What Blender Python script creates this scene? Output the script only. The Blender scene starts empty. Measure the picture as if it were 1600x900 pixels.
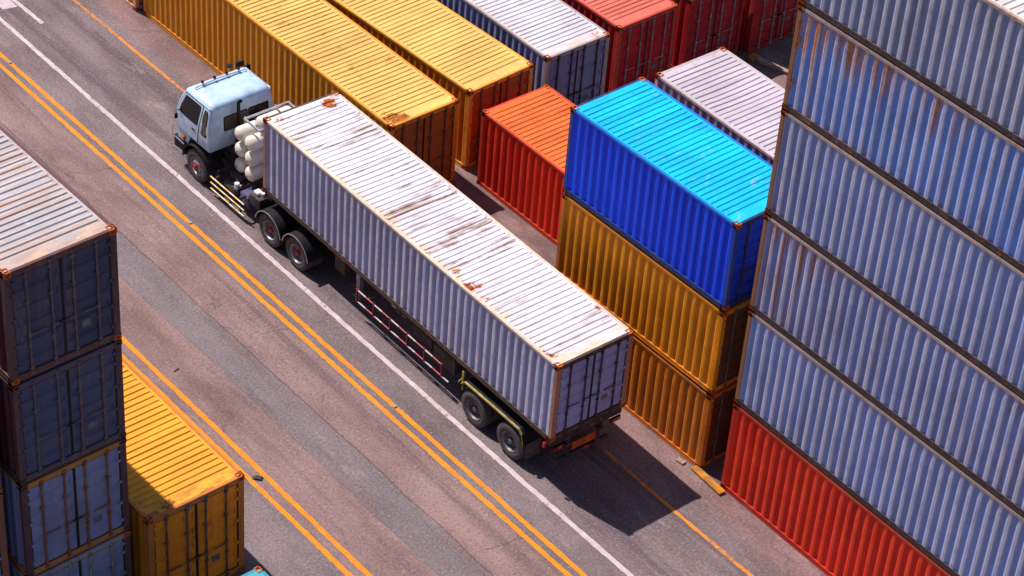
import bpy, bmesh, math, random
from mathutils import Vector, Matrix
R = math.radians
PI = math.pi
S = bpy.context.scene
COL = S.collection

# ------------------------------------------------------------------ camera
CAM = Vector((-30.281, -31.116, 40.512))
YAW, PITCH, ROLL, FPX = 0.7434269, 0.6698506, 0.0833986, 3779.578
d_ = Vector((math.cos(PITCH)*math.sin(YAW), math.cos(PITCH)*math.cos(YAW), -math.sin(PITCH)))
r_ = d_.cross(Vector((0, 0, 1))).normalized()
u_ = r_.cross(d_)
rr = math.cos(ROLL)*r_ + math.sin(ROLL)*u_
uu = -math.sin(ROLL)*r_ + math.cos(ROLL)*u_
cd = bpy.data.cameras.new('camera'); cam = bpy.data.objects.new('camera', cd); COL.objects.link(cam)
m = Matrix((rr, uu, -d_)).transposed().to_4x4(); m.translation = CAM
cam.matrix_world = m
cd.sensor_width = 36.0; cd.lens = 36.0*FPX/1600.0
cd.clip_start = 0.5; cd.clip_end = 3000
S.camera = cam

# ------------------------------------------------------------------ daylight
SUN_DIR = Vector((-0.118, 0.532, 0.838)).normalized()
w = bpy.data.worlds.new('World'); S.world = w; w.use_nodes = True
nt = w.node_tree; nt.nodes.clear()
sky = nt.nodes.new('ShaderNodeTexSky'); sky.sky_type = 'NISHITA'; sky.sun_disc = False
sky.sun_elevation = math.asin(SUN_DIR.z); sky.sun_rotation = math.atan2(SUN_DIR.x, SUN_DIR.y)
sky.air_density = 1.0; sky.dust_density = 0.6; sky.ozone_density = 1.0
bg = nt.nodes.new('ShaderNodeBackground'); bg.inputs['Strength'].default_value = 0.092
wo = nt.nodes.new('ShaderNodeOutputWorld')
nt.links.new(sky.outputs[0], bg.inputs[0]); nt.links.new(bg.outputs[0], wo.inputs[0])
sd = bpy.data.lights.new('sun', 'SUN'); sd.energy = 5.0; sd.angle = R(0.53); sd.color = (1.0, 0.91, 0.84)
sun = bpy.data.objects.new('sun', sd); COL.objects.link(sun)
sun.rotation_euler = SUN_DIR.to_track_quat('Z', 'Y').to_euler(); sun.location = (0, 0, 60)
S.view_settings.view_transform = 'Standard'; S.view_settings.look = 'None'
S.view_settings.exposure = 0.24; S.view_settings.gamma = 1.0; S.view_settings.use_curve_mapping = False

# ------------------------------------------------------------------ node helper
class G:
    def __init__(s, name):
        s.m = bpy.data.materials.new(name); s.m.use_nodes = True
        s.t = s.m.node_tree; s.t.nodes.clear()
        s.o = s.t.nodes.new('ShaderNodeOutputMaterial')
        s.b = s.t.nodes.new('ShaderNodeBsdfPrincipled')
        s.t.links.new(s.b.outputs[0], s.o.inputs[0])
    def n(s, typ, **k):
        x = s.t.nodes.new(typ)
        for a, v in k.items(): setattr(x, a, v)
        return x
    def put(s, sock, v):
        if hasattr(v, 'is_linked') or isinstance(v, bpy.types.NodeSocket): s.t.links.new(v, sock)
        elif isinstance(v, (tuple, list)) and len(v) == 3 and sock.type == 'RGBA': sock.default_value = (*v, 1)
        else: sock.default_value = v
    def math(s, op, a, b=0.0, c=0.0, clamp=False):
        x = s.n('ShaderNodeMath', operation=op, use_clamp=clamp)
        s.put(x.inputs[0], a); s.put(x.inputs[1], b)
        if op in ('MULTIPLY_ADD', 'COMPARE'): s.put(x.inputs[2], c)
        return x.outputs[0]
    def add(s, *a):
        r = a[0]
        for v in a[1:]: r = s.math('ADD', r, v)
        return r
    def mul(s, *a):
        r = a[0]
        for v in a[1:]: r = s.math('MULTIPLY', r, v)
        return r
    def step(s, v, a, b, lo=0.0, hi=1.0):       # smooth map of v from a..b to lo..hi
        x = s.n('ShaderNodeMapRange', interpolation_type='SMOOTHSTEP')
        s.put(x.inputs[0], v)
        if a > b: a, b, lo, hi = b, a, hi, lo
        for i, q in enumerate((a, b, lo, hi)): x.inputs[i+1].default_value = q
        return x.outputs[0]
    def mix(s, f, a, b, mode='MIX'):
        x = s.n('ShaderNodeMix', data_type='RGBA', blend_type=mode, clamp_factor=True)
        s.put(x.inputs[0], f); s.put(x.inputs[6], a); s.put(x.inputs[7], b)
        return x.outputs[2]
    def coords(s, off=(0, 0, 0)):
        tc = s.n('ShaderNodeTexCoord'); s.raw = tc.outputs['Object']
        sp = s.n('ShaderNodeSeparateXYZ'); s.t.links.new(s.raw, sp.inputs[0])
        s.x, s.y, s.z = sp.outputs
        s.off = off
    def noise(s, sc, scale=1.0, detail=3.0, rough=0.55, off=0.0, dist=0.0):
        mp = s.n('ShaderNodeMapping'); s.t.links.new(s.raw, mp.inputs[0])
        mp.inputs['Scale'].default_value = sc if isinstance(sc, (tuple, list)) else (sc, sc, sc)
        mp.inputs['Location'].default_value = (s.off[0]+off, s.off[1]+off*1.7, s.off[2]-off)
        x = s.n('ShaderNodeTexNoise'); s.t.links.new(mp.outputs[0], x.inputs['Vector'])
        x.inputs['Scale'].default_value = scale; x.inputs['Detail'].default_value = detail
        x.inputs['Roughness'].default_value = rough; x.inputs['Distortion'].default_value = dist
        return x.outputs[0]
    def bump(s, h, st=0.3, dist=0.01):
        x = s.n('ShaderNodeBump'); x.inputs['Strength'].default_value = st; x.inputs['Distance'].default_value = dist
        s.put(x.inputs['Height'], h); s.t.links.new(x.outputs[0], s.b.inputs['Normal'])
    def done(s, col, rough=0.6, metal=0.0, spec=0.4):
        s.put(s.b.inputs['Base Color'], col); s.put(s.b.inputs['Roughness'], rough)
        s.put(s.b.inputs['Metallic'], metal); s.b.inputs['Specular IOR Level'].default_value = spec
        return s.m

RUST_A, RUST_B = (0.42, 0.105, 0.016), (0.17, 0.045, 0.013)

def paint(name, col, kind='side', rust=0.3, dirt=0.3, L=12.19, H=2.6, seed=0, spots=(), rustcol=None, dirtcol=(0.16, 0.12, 0.10), streak=0.0, zones=(), rough=0.58, wear=None, soft=0.16, tone=0.16, bands=(), edgecol=None, ridge_sun=None, freckle=None):
    """weathered container paint. spots: (a, b, radius, strength) rust patches, in (x,y) on a roof and (y,z) on a side.
    zones: (y0, y1, z0, z1, strength) where rust runs down the side."""
    g = G(name); rnd = random.Random(seed*7+3)
    g.coords((rnd.uniform(-40, 40), rnd.uniform(-40, 40), rnd.uniform(-40, 40)))
    big = g.noise(0.55, 1, 3, 0.6)
    c = g.mix(g.step(big, 0.32, 0.70), tuple(v*0.84 for v in col), tuple(min(1, v*1.08) for v in col))
    fine = g.noise(9.0, 1, 4, 0.7, 3.1)
    c = g.mix(g.step(fine, 0.36, 0.66, 0.0, 0.22), c, tuple(v*0.72 for v in col))
    if kind == 'roof':
        pn = g.n('ShaderNodeTexWhiteNoise', noise_dimensions='1D')
        g.put(pn.inputs[1], g.math('FLOOR', g.math('ADD', g.math('MULTIPLY', g.y, 5.40), seed*13.0)))
        c = g.mix(g.mul(pn.outputs[0], pn.outputs[0], tone*2.2), c, tuple(v*0.62 for v in col))
        st = g.noise((0.42, 9.0, 1.0), 1, 4, 0.68, 5.0)
        st2 = g.noise((0.9, 2.2, 1.0), 1, 5, 0.7, 8.0)
        for (y0, hw, stg) in bands:
            k = g.step(g.math('ABSOLUTE', g.math('SUBTRACT', g.y, y0)), hw, hw*0.5, 0, stg)
            st = g.add(st, k); st2 = g.add(st2, g.mul(k, 0.7))
        dm = g.math('MULTIPLY', g.step(st, 0.49, 0.64), g.step(st2, 0.44, 0.62))
    else:
        st = g.noise((7.0, 7.0, 0.30), 1, 4, 0.65, 5.0)
        st2 = g.noise((1.3, 1.3, 0.8), 1, 4, 0.7, 8.0)
        dm = g.math('MULTIPLY', g.step(st, 0.44, 0.66), g.step(st2, 0.38, 0.64))
    c = g.mix(g.math('MULTIPLY', dm, min(1.0, dirt*1.5)), c, dirtcol)
    if wear:                                       # chalky scuffs where the paint has gone
        wn = g.noise((1.6, 2.6, 2.6), 1, 6, 0.75, 21.0)
        c = g.mix(g.step(wn, 0.60, 0.66, 0, 0.75), c, wear)
    if edgecol and kind == 'roof':                 # stain creeping in from the rails
        en = g.noise((2.0, 5.0, 1), 1, 5, 0.7, 61.0)
        ed = g.math('MAXIMUM', g.step(g.x, 0.42, 0.06), g.step(g.y, 0.7, 0.1))
        c = g.mix(g.mul(ed, g.step(en, 0.42, 0.60)), c, edgecol)
    if ridge_sun and kind == 'side':                   # sunlit outer ribs painted in as paler colour, broken into runs
        out = g.math('MAXIMUM', g.step(g.x, 0.050, 0.020), g.step(g.x, 2.388, 2.418))
        rn_ = g.noise((3.6, 3.6, 0.30), 1, 4, 0.7, 77.0); rs_ = g.noise(2.2, 1, 5, 0.7, 83.0)
        c = g.mix(g.mul(out, g.step(rn_, 0.28, 0.58, 0.15, 0.75), g.step(rs_, 0.30, 0.55, 0.45, 1.0)), c, ridge_sun)
    # rust: more along the edges of the sheet, plus patches
    rn = g.noise(3.2, 1, 6, 0.72, 11.0)
    rn2 = g.noise(14.0, 1, 3, 0.6, 17.0)
    e = None
    if kind == 'roof':
        for q in (g.step(g.y, 0.75, 0.12), g.step(g.y, L-0.75, L-0.12), g.step(g.x, 0.30, 0.08), g.step(g.x, 2.13, 2.36)):
            e = q if e is None else g.math('MAXIMUM', e, q)
        e = g.mul(e, 0.17)
    elif kind == 'side':
        for q in (g.step(g.z, 0.48, 0.17), g.mul(g.step(g.z, H-0.40, H-0.12), 0.8), g.step(g.y, 0.5, 0.15), g.step(g.y, L-0.5, L-0.15)):
            e = q if e is None else g.math('MAXIMUM', e, q)
        e = g.mul(e, 0.15)
    elif kind == 'frame':
        e = g.math('ADD', 0.06, 0.0)
    else:
        e = g.mul(g.math('MAXIMUM', g.step(g.z, 0.5, 0.15), g.step(g.z, H-0.5, H-0.15)), 0.10)
    lvl = g.add(rn, e)
    a, b_ = (g.x, g.y) if kind == 'roof' else (g.y, g.z)
    for (p, q, rad, stg) in spots:
        dx = g.math('SUBTRACT', a, p); dy = g.math('SUBTRACT', b_, q)
        dd = g.math('SQRT', g.add(g.mul(dx, dx), g.mul(dy, dy)))
        lvl = g.add(lvl, g.step(dd, rad, rad*0.25, 0.0, stg))
    thr = 0.80 - 0.24*rust
    rm = g.math('MAXIMUM', g.step(lvl, thr, thr+soft, 0, 0.85), g.step(lvl, thr+0.10, thr+0.14))
    if streak > 0 or zones:
        sn = g.noise((7.5, 7.5, 0.16), 1, 5, 0.72, 31.0)
        zl = streak*0.12
        tot = g.add(sn, zl)
        for (y0, y1, z0, z1, stg) in zones:
            k = g.mul(g.step(g.y, y0-0.25, y0+0.25), g.step(g.y, y1+0.6, y1-0.6), g.step(g.z, z0-0.6, z0+0.4), g.step(g.z, z1+0.2, z1-0.2))
            tot = g.add(tot, g.mul(k, stg))
        sm = g.step(tot, 0.64, 0.76, 0, 0.9)
    else: sm = None
    rc = g.mix(g.step(rn2, 0.38, 0.62), RUST_B, rustcol or RUST_A)
    if freckle:
        y0, y1, sg_ = freckle
        fn = g.add(g.noise((2.1, 2.6, 2.4), 1, 7, 0.78, 91.0), g.mul(g.step(g.y, y0, y0+2.0), g.step(g.y, y1, y1-1.5), sg_))
        c = g.mix(g.step(fn, 0.63, 0.78, 0, 0.9), c, g.mix(g.step(rn2, 0.35, 0.6), tuple(v*0.55 for v in (rustcol or RUST_A)), rustcol or RUST_A))
    c = g.mix(rm, c, rc)
    if sm is not None:
        c = g.mix(sm, c, g.mix(g.step(rn2, 0.3, 0.6), (0.30, 0.095, 0.03), rustcol or (0.44, 0.12, 0.018))); rm = g.math('MAXIMUM', rm, sm)
    g.bump(g.add(g.noise(1.1, 1, 3, 0.5, 40), g.mul(g.noise(6.0, 1, 3, 0.5, 44), 0.12)), 0.5, 0.07)
    return g.done(c, g.math('ADD', g.mul(rm, 0.3), rough), 0.0, 0.22)

def plain(name, col, rough=0.5, metal=0.0, var=0.25, scale=6.0, rust=0.0, dirt=0.0, spec=0.4, off=0.0):
    g = G(name); g.coords((off, off, off))
    n = g.noise(scale, 1, 4, 0.65)
    c = g.mix(g.step(n, 0.35, 0.68), tuple(v*(1-var) for v in col), tuple(min(1, v*(1+var*0.4)) for v in col))
    if dirt: c = g.mix(g.step(g.noise(2.5, 1, 5, 0.7, 4), 0.42, 0.66, 0, dirt), c, (0.10, 0.075, 0.06))
    if rust: c = g.mix(g.step(g.noise(5.0, 1, 5, 0.7, 9), 0.70-rust*0.3, 0.78-rust*0.3), c, RUST_A)
    return g.done(c, rough, metal, spec)

def glass(name, col=(0.012, 0.011, 0.013), rough=0.06):
    g = G(name); g.coords(); n = g.noise(1.3, 1, 2)
    return g.done(g.mix(n, tuple(v*0.5 for v in col), col), rough, 0.0, 0.35)

# ------------------------------------------------------------------ mesh helpers
def link(name, me, mat=None, parent=None):
    o = bpy.data.objects.new(name, me); COL.objects.link(o)
    if parent: o.parent = parent
    if mat:
        if me.materials:
            o.material_slots[0].link = 'OBJECT'; o.material_slots[0].material = mat
        else: me.materials.append(mat)
    return o
def tag(o, label, cat, group=None, kind=None):
    if label: o['label'] = label
    if cat: o['category'] = cat
    if group: o['group'] = group
    if kind: o['kind'] = kind
    return o
def empty(name, loc, rz=0.0, sc=(1, 1, 1)):
    o = bpy.data.objects.new(name, None); COL.objects.link(o); o.empty_display_size = 0.3
    o.location = loc; o.rotation_euler = (0, 0, rz); o.scale = sc
    return o
class MB:
    def __init__(s): s.b = bmesh.new()
    def poly(s, pts):
        try: return s.b.faces.new([s.b.verts.new(p) for p in pts])
        except ValueError: return None
    def box(s, x0, y0, z0, x1, y1, z1, bev=0.0, rot=None, piv=None):
        v = [s.b.verts.new(p) for p in ((x0,y0,z0),(x1,y0,z0),(x1,y1,z0),(x0,y1,z0),(x0,y0,z1),(x1,y0,z1),(x1,y1,z1),(x0,y1,z1))]
        f = [s.b.faces.new([v[i] for i in q]) for q in ((3,2,1,0),(4,5,6,7),(0,1,5,4),(1,2,6,5),(2,3,7,6),(3,0,4,7))]
        if bev:
            ed = list({e for q in f for e in q.edges})
            r = bmesh.ops.bevel(s.b, geom=ed, offset=bev, segments=2, affect='EDGES', profile=0.6)
            if rot is not None: v = list({x for q in r['faces'] for x in q.verts} | {x for x in v if x.is_valid})
        if rot is not None: bmesh.ops.rotate(s.b, verts=[x for x in v if x.is_valid], cent=piv, matrix=rot)
        return f
    def tube(s, pts, r, n=8, cap=True, closed=False):
        pts = [Vector(p) for p in pts]; rings = []; N = len(pts)
        prev = None
        for i, p in enumerate(pts):
            a = pts[i-1] if i > 0 else (pts[-1] if closed else pts[0]); b = pts[i+1] if i < N-1 else (pts[0] if closed else pts[-1])
            t = (b-a).normalized()
            ref = Vector((0, 0, 1)) if abs(t.z) < 0.9 else Vector((1, 0, 0))
            e1 = t.cross(ref).normalized() if prev is None else (prev - t*prev.dot(t)).normalized()
            prev = e1; e2 = t.cross(e1)
            rr = r[i] if isinstance(r, (list, tuple)) else r
            rings.append([s.b.verts.new(p + (e1*math.cos(2*PI*k/n) + e2*math.sin(2*PI*k/n))*rr) for k in range(n)])
        for i in range(N-1 if not closed else N):
            A, B = rings[i], rings[(i+1) % N]
            for k in range(n): s.b.faces.new((A[k], A[(k+1)%n], B[(k+1)%n], B[k]))
        if cap and not closed:
            s.b.faces.new(rings[0][::-1]); s.b.faces.new(rings[-1])
    def lathe(s, prof, c, axis='x', n=32):
        """prof: (radius, offset along the axis)"""
        rings = []
        for (rad, o) in prof:
            rg = []
            for k in range(n if rad > 1e-6 else 1):
                a = 2*PI*k/n; u, v = rad*math.cos(a), rad*math.sin(a)
                q = (o, u, v) if axis == 'x' else ((u, o, v) if axis == 'y' else (u, v, o))
                rg.append(s.b.verts.new(Vector(c)+Vector(q)))
            rings.append(rg)
        for A, B in zip(rings, rings[1:]):
            for k in range(n):
                a = [A[k % len(A)], A[(k+1) % len(A)], B[(k+1) % len(B)], B[k % len(B)]]
                a = list(dict.fromkeys(a))
                if len(a) > 2:
                    try: s.b.faces.new(a)
                    except ValueError: pass
    def prism(s, pts, axis, a, b):
        """outline pts (2D) pushed from a to b along axis"""
        def q(p, t): return (t, p[0], p[1]) if axis == 'x' else ((p[0], t, p[1]) if axis == 'y' else (p[0], p[1], t))
        A = [s.b.verts.new(q(p, a)) for p in pts]; B = [s.b.verts.new(q(p, b)) for p in pts]
        s.b.faces.new(A[::-1]); s.b.faces.new(B)
        for k in range(len(pts)):
            l = (k+1) % len(pts); s.b.faces.new((A[k], A[l], B[l], B[k]))
    def mesh(s, name, smooth=None, fix=True):
        if fix: bmesh.ops.recalc_face_normals(s.b, faces=s.b.faces)
        me = bpy.data.meshes.new(name); s.b.to_mesh(me); s.b.free()
        if smooth is not None:
            for p in me.polygons: p.use_smooth = True
            me.set_sharp_from_angle(angle=R(smooth))
        return me
    def obj(s, name, mat, parent=None, smooth=None, fix=True):
        return link(name, s.mesh(name, smooth, fix), mat, parent)
# ------------------------------------------------------------------ ground and road
def ground_material():
    g = G('asphalt and worn concrete'); g.coords()
    wob = g.mul(g.math('SUBTRACT', g.noise(1.2, 1, 3), 0.5), 0.10)
    x = g.add(g.x, wob)
    def band(a, b, s=0.03): return g.mul(g.step(x, a-s, a+s), g.step(x, b+s, b-s))
    agg = g.noise(15.0, 1, 4, 0.80, 2)
    agg2 = g.noise(60.0, 1, 2, 0.7, 5)
    blotch = g.noise((0.7, 0.35, 1), 1, 5, 0.65, 9)
    streak = g.noise((3.2, 0.10, 1), 1, 5, 0.68, 14)
    asphalt = g.mix(g.step(blotch, 0.3, 0.7), (0.132, 0.100, 0.106), (0.220, 0.168, 0.178))
    tyre = g.add(g.step(g.math('ABSOLUTE', g.math('SUBTRACT', g.x, 0.45)), 0.55, 0.1), g.step(g.math('ABSOLUTE', g.math('SUBTRACT', g.x, 1.75)), 0.5, 0.1))
    asphalt = g.mix(g.mul(tyre, g.step(streak, 0.38, 0.58), 0.80), asphalt, (0.095, 0.070, 0.086))
    patch = g.mix(g.step(blotch, 0.3, 0.7), (0.145, 0.118, 0.128), (0.200, 0.160, 0.170))
    pink = g.mix(g.step(blotch, 0.28, 0.72), (0.180, 0.110, 0.104), (0.290, 0.188, 0.180))
    pt = g.add(g.step(g.math('ABSOLUTE', g.math('SUBTRACT', g.x, -1.95)), 0.45, 0.05), g.mul(g.step(g.math('ABSOLUTE', g.math('SUBTRACT', g.x, -4.6)), 0.6, 0.1), 0.5))
    pink = g.mix(g.mul(pt, g.step(streak, 0.40, 0.60), 0.65), pink, (0.105, 0.070, 0.076))
    yard = g.mix(g.step(blotch, 0.35, 0.65), (0.165, 0.100, 0.098), (0.240, 0.150, 0.148))
    pm = g.math('MAXIMUM', band(-2.95, -1.62, 0.05), band(-5.55, -3.95, 0.02))
    c = g.mix(band(-3.95, -2.95, 0.015), asphalt, patch)
    c = g.mix(pm, c, pink)
    c = g.mix(g.step(x, 2.6, 3.0), c, yard)
    # uneven wear: rubbed pale patches, tar-dark patches, rubber scrubbed on along the lanes
    w1 = g.noise((1.9, 0.55, 1), 1, 6, 0.72, 121); w2 = g.noise((0.9, 0.22, 1), 1, 6, 0.7, 131); w3 = g.noise((6.0, 0.35, 1), 1, 5, 0.7, 141)
    c = g.mix(g.step(w1, 0.55, 0.70, 0, 0.55), c, (0.320, 0.240, 0.232))
    c = g.mix(g.step(w2, 0.54, 0.68, 0, 0.55), c, (0.092, 0.066, 0.074))
    c = g.mix(g.step(w3, 0.58, 0.72, 0, 0.45), c, (0.080, 0.060, 0.068))
    w4 = g.noise((1.4, 0.16, 1), 1, 6, 0.72, 151)
    c = g.mix(g.step(w4, 0.53, 0.68, 0, 0.50), c, (0.165, 0.082, 0.066))
    # seams and cracks
    wander = g.mul(g.math('SUBTRACT', g.noise((0.6, 0.6, 1), 1, 4, 0.6, 33), 0.5), 0.16)
    for sx, wd, k in ((-2.93, 0.022, 0.75), (-3.96, 0.014, 0.4), (1.2, 0.010, 0.0)):
        if k:
            dd = g.math('ABSOLUTE', g.math('SUBTRACT', g.add(g.x, wander), sx))
            c = g.mix(g.mul(g.step(dd, wd, wd*0.4), k), c, (0.045, 0.033, 0.034))
    # oil and tyre stains, pale flecks
    oil = g.noise((1.1, 0.8, 1), 1, 6, 0.7, 51)
    c = g.mix(g.step(oil, 0.62, 0.74, 0, 0.55), c, (0.060, 0.045, 0.048))
    c = g.mix(g.step(agg, 0.50, 0.66, 0, 0.70), c, (0.070, 0.050, 0.058))
    c = g.mix(g.step(agg, 0.45, 0.30, 0, 0.60), c, (0.50, 0.38, 0.38))
    c = g.mix(g.step(agg2, 0.60, 0.72, 0, 0.40), c, (0.42, 0.33, 0.33))
    vo = g.n('ShaderNodeTexVoronoi', feature='DISTANCE_TO_EDGE'); mp = g.n('ShaderNodeMapping'); vm = g.n('ShaderNodeVectorMath', operation='ADD')
    nz = g.n('ShaderNodeTexNoise'); nz.inputs['Scale'].default_value = 1.3; nz.inputs['Detail'].default_value = 4
    g.t.links.new(g.raw, nz.inputs['Vector']); g.t.links.new(g.raw, vm.inputs[0]); g.t.links.new(nz.outputs['Color'], vm.inputs[1])
    mp.inputs['Scale'].default_value = (0.42, 0.20, 1); g.t.links.new(vm.outputs[0], mp.inputs[0]); g.t.links.new(mp.outputs[0], vo.inputs['Vector']); vo.inputs['Scale'].default_value = 1.0
    cm = g.mul(g.step(vo.outputs['Distance'], 0.009, 0.003), g.step(g.noise(0.35, 1, 4, 0.7, 63), 0.46, 0.56), 0.7)
    c = g.mix(g.mul(cm, 0.6), c, (0.045, 0.034, 0.040))
    # drips down the middle of the lanes, scuffs near the kerb stacks
    drip = g.mul(g.step(g.noise((9.0, 2.5, 1), 1, 4, 0.7, 101), 0.60, 0.68), g.step(g.math('ABSOLUTE', g.math('SUBTRACT', g.x, 1.1)), 0.8, 0.1), 0.6)
    c = g.mix(drip, c, (0.050, 0.040, 0.046))
    c = g.mix(g.mul(g.step(g.x, 2.9, 3.6), g.step(g.noise((2.0, 0.8, 1), 1, 5, 0.7, 111), 0.40, 0.62), 0.55), c, (0.085, 0.058, 0.055))
    # rust-coloured grit between the containers
    rg = g.mul(g.step(g.x, 3.2, 4.4), g.step(g.noise(0.8, 1, 5, 0.7, 71), 0.54, 0.64))
    c = g.mix(g.mul(rg, 0.6), c, (0.22, 0.075, 0.022))
    g.bump(g.add(agg, g.mul(agg2, 0.5)), 0.35, 0.012)
    return g.done(c, 0.86, 0.0, 0.25)
mb = MB()
xs = [-600, -60, -12, -6, 0, 6, 20, 60, 600]; ys = [-600, -60, -20, -5, 5, 15, 30, 60, 600]
V = [[mb.b.verts.new((x, y, 0)) for y in ys] for x in xs]
for i in range(len(xs)-1):
    for j in range(len(ys)-1): mb.b.faces.new((V[i][j], V[i+1][j], V[i+1][j+1], V[i][j+1]))
tag(mb.obj('road', ground_material()), None, None, kind='structure')

def line_paint(name, col, under, wearthr):
    g = G(name); g.coords()
    wn = g.noise(7.0, 1, 6, 0.75); w2 = g.noise((1.5, 0.5, 1), 1, 4, 0.6, 4)
    c = g.mix(g.step(g.noise(3.0, 1, 4, 0.6, 8), 0.35, 0.7), tuple(v*0.80 for v in col), col)
    c = g.mix(g.step(g.noise(26.0, 1, 3, 0.75, 2), 0.54, 0.70, 0, 0.40), c, tuple(v*0.4 for v in col))
    worn = g.step(g.add(wn, g.mul(w2, 0.55)), wearthr, wearthr+0.14)
    c = g.mix(worn, c, under)
    return g.done(c, 0.75, 0, 0.3)
M_white_line = line_paint('worn white road paint', (0.58, 0.47, 0.52), (0.19, 0.14, 0.16), 0.84)
M_yellow_line = line_paint('yellow road paint', (0.80, 0.255, 0.008), (0.20, 0.14, 0.14), 0.88)
M_orange_line = line_paint('faded orange road paint', (0.66, 0.24, 0.028), (0.17, 0.12, 0.12), 0.78)
def marking(pts, wd, mat, rng, z=0.004):
    """painted strip through centre points, with a slightly ragged edge"""
    rnd = random.Random(rng); b = MB(); prev = None
    P = []
    for (x0, y0), (x1, y1) in zip(pts, pts[1:]):
        n = max(1, int(abs(y1-y0)/0.12))
        P += [(x0+(x1-x0)*i/n, y0+(y1-y0)*i/n) for i in range(n)]
    P.append(pts[-1])
    for (x, y) in P:
        a = b.b.verts.new((x-wd/2+rnd.uniform(-.012, .012), y, z)); c = b.b.verts.new((x+wd/2+rnd.uniform(-.012, .012), y, z))
        if prev: b.b.faces.new((prev[0], prev[1], c, a))
        prev = (a, c)
    o = b.obj('road_marking', mat); bpy_up(o); return tag(o, None, None, kind='structure')
def bpy_up(o):
    for p in o.data.polygons:
        if p.normal.z < 0: p.flip()
marking([(-0.10, 70), (-0.13, 25.5), (-0.20, 16), (-0.27, 8), (-0.31, 0), (-0.30, -12)], 0.135, M_white_line, 1)
marking([(-1.11, 70), (-1.12, 24), (-1.14, 14), (-1.18, 5), (-1.22, -12)], 0.130, M_yellow_line, 2)
marking([(-1.41, 70), (-1.43, 24), (-1.44, 14), (-1.49, 5), (-1.51, -12)], 0.130, M_yellow_line, 3)
marking([(-5.32, 70), (-5.31, 10), (-5.29, 0), (-5.29, -12)], 0.13, M_yellow_line, 4)
marking([(-5.71, 70), (-5.69, 10), (-5.66, 0), (-5.65, -12)], 0.13, M_yellow_line, 5)
marking([(2.30, 70), (2.29, 22), (2.30, 17.6)], 0.10, M_orange_line, 6)
marking([(2.10, 0.2), (2.03, -2.6), (2.00, -12)], 0.10, M_orange_line, 7)
marking([(0.72, 28.5), (0.80, 24.8)], 0.13, M_white_line, 8)
mb = MB(); mb.poly([(0.20, 26.15, 0.004), (0.66, 26.05, 0.004), (0.70, 27.4, 0.004), (0.24, 27.4, 0.004)])
o = mb.obj('road_marking', M_white_line); bpy_up(o); tag(o, None, None, kind='structure')

# ------------------------------------------------------------------ shipping containers (shared meshes)
CW, CH = 2.438, 2.591
def casting_mesh(holes):
    """corner block 0.162 x 0.178 x 0.118 with its slots; origin at the block's own outer corner (x,y,z -> +)"""
    b = MB(); f = b.box(0, 0, 0, 0.162, 0.178, 0.118)
    # slots: outward faces x=0, y=0 and top z=max
    for q in (f[5], f[2], f[1]):
        if not q.is_valid: continue
        bmesh.ops.inset_individual(b.b, faces=[q], thickness=0.034, depth=0)
        r = bmesh.ops.extrude_discrete_faces(b.b, faces=[q])
        nf = r['faces'][0]; n = nf.normal.copy()
        bmesh.ops.translate(b.b, verts=nf.verts, vec=-n*0.045)
    return b.mesh('corner_casting')
def corr(y0, y1, pitch, depth, flat, slope):
    """trapezoid profile: list of (along, inwards)"""
    n = max(1, int((y1-y0)/pitch)); p = (y1-y0)/n; k = p/pitch; out = [(y0, 0.0)]
    for i in range(n):
        a = y0+i*p
        out += [(a+flat*k, 0.0), (a+(flat+slope)*k, depth), (a+(flat*2+slope)*k, depth), (a+(flat*2+2*slope)*k, 0.0)]
    return out
CACHE = {}
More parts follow.
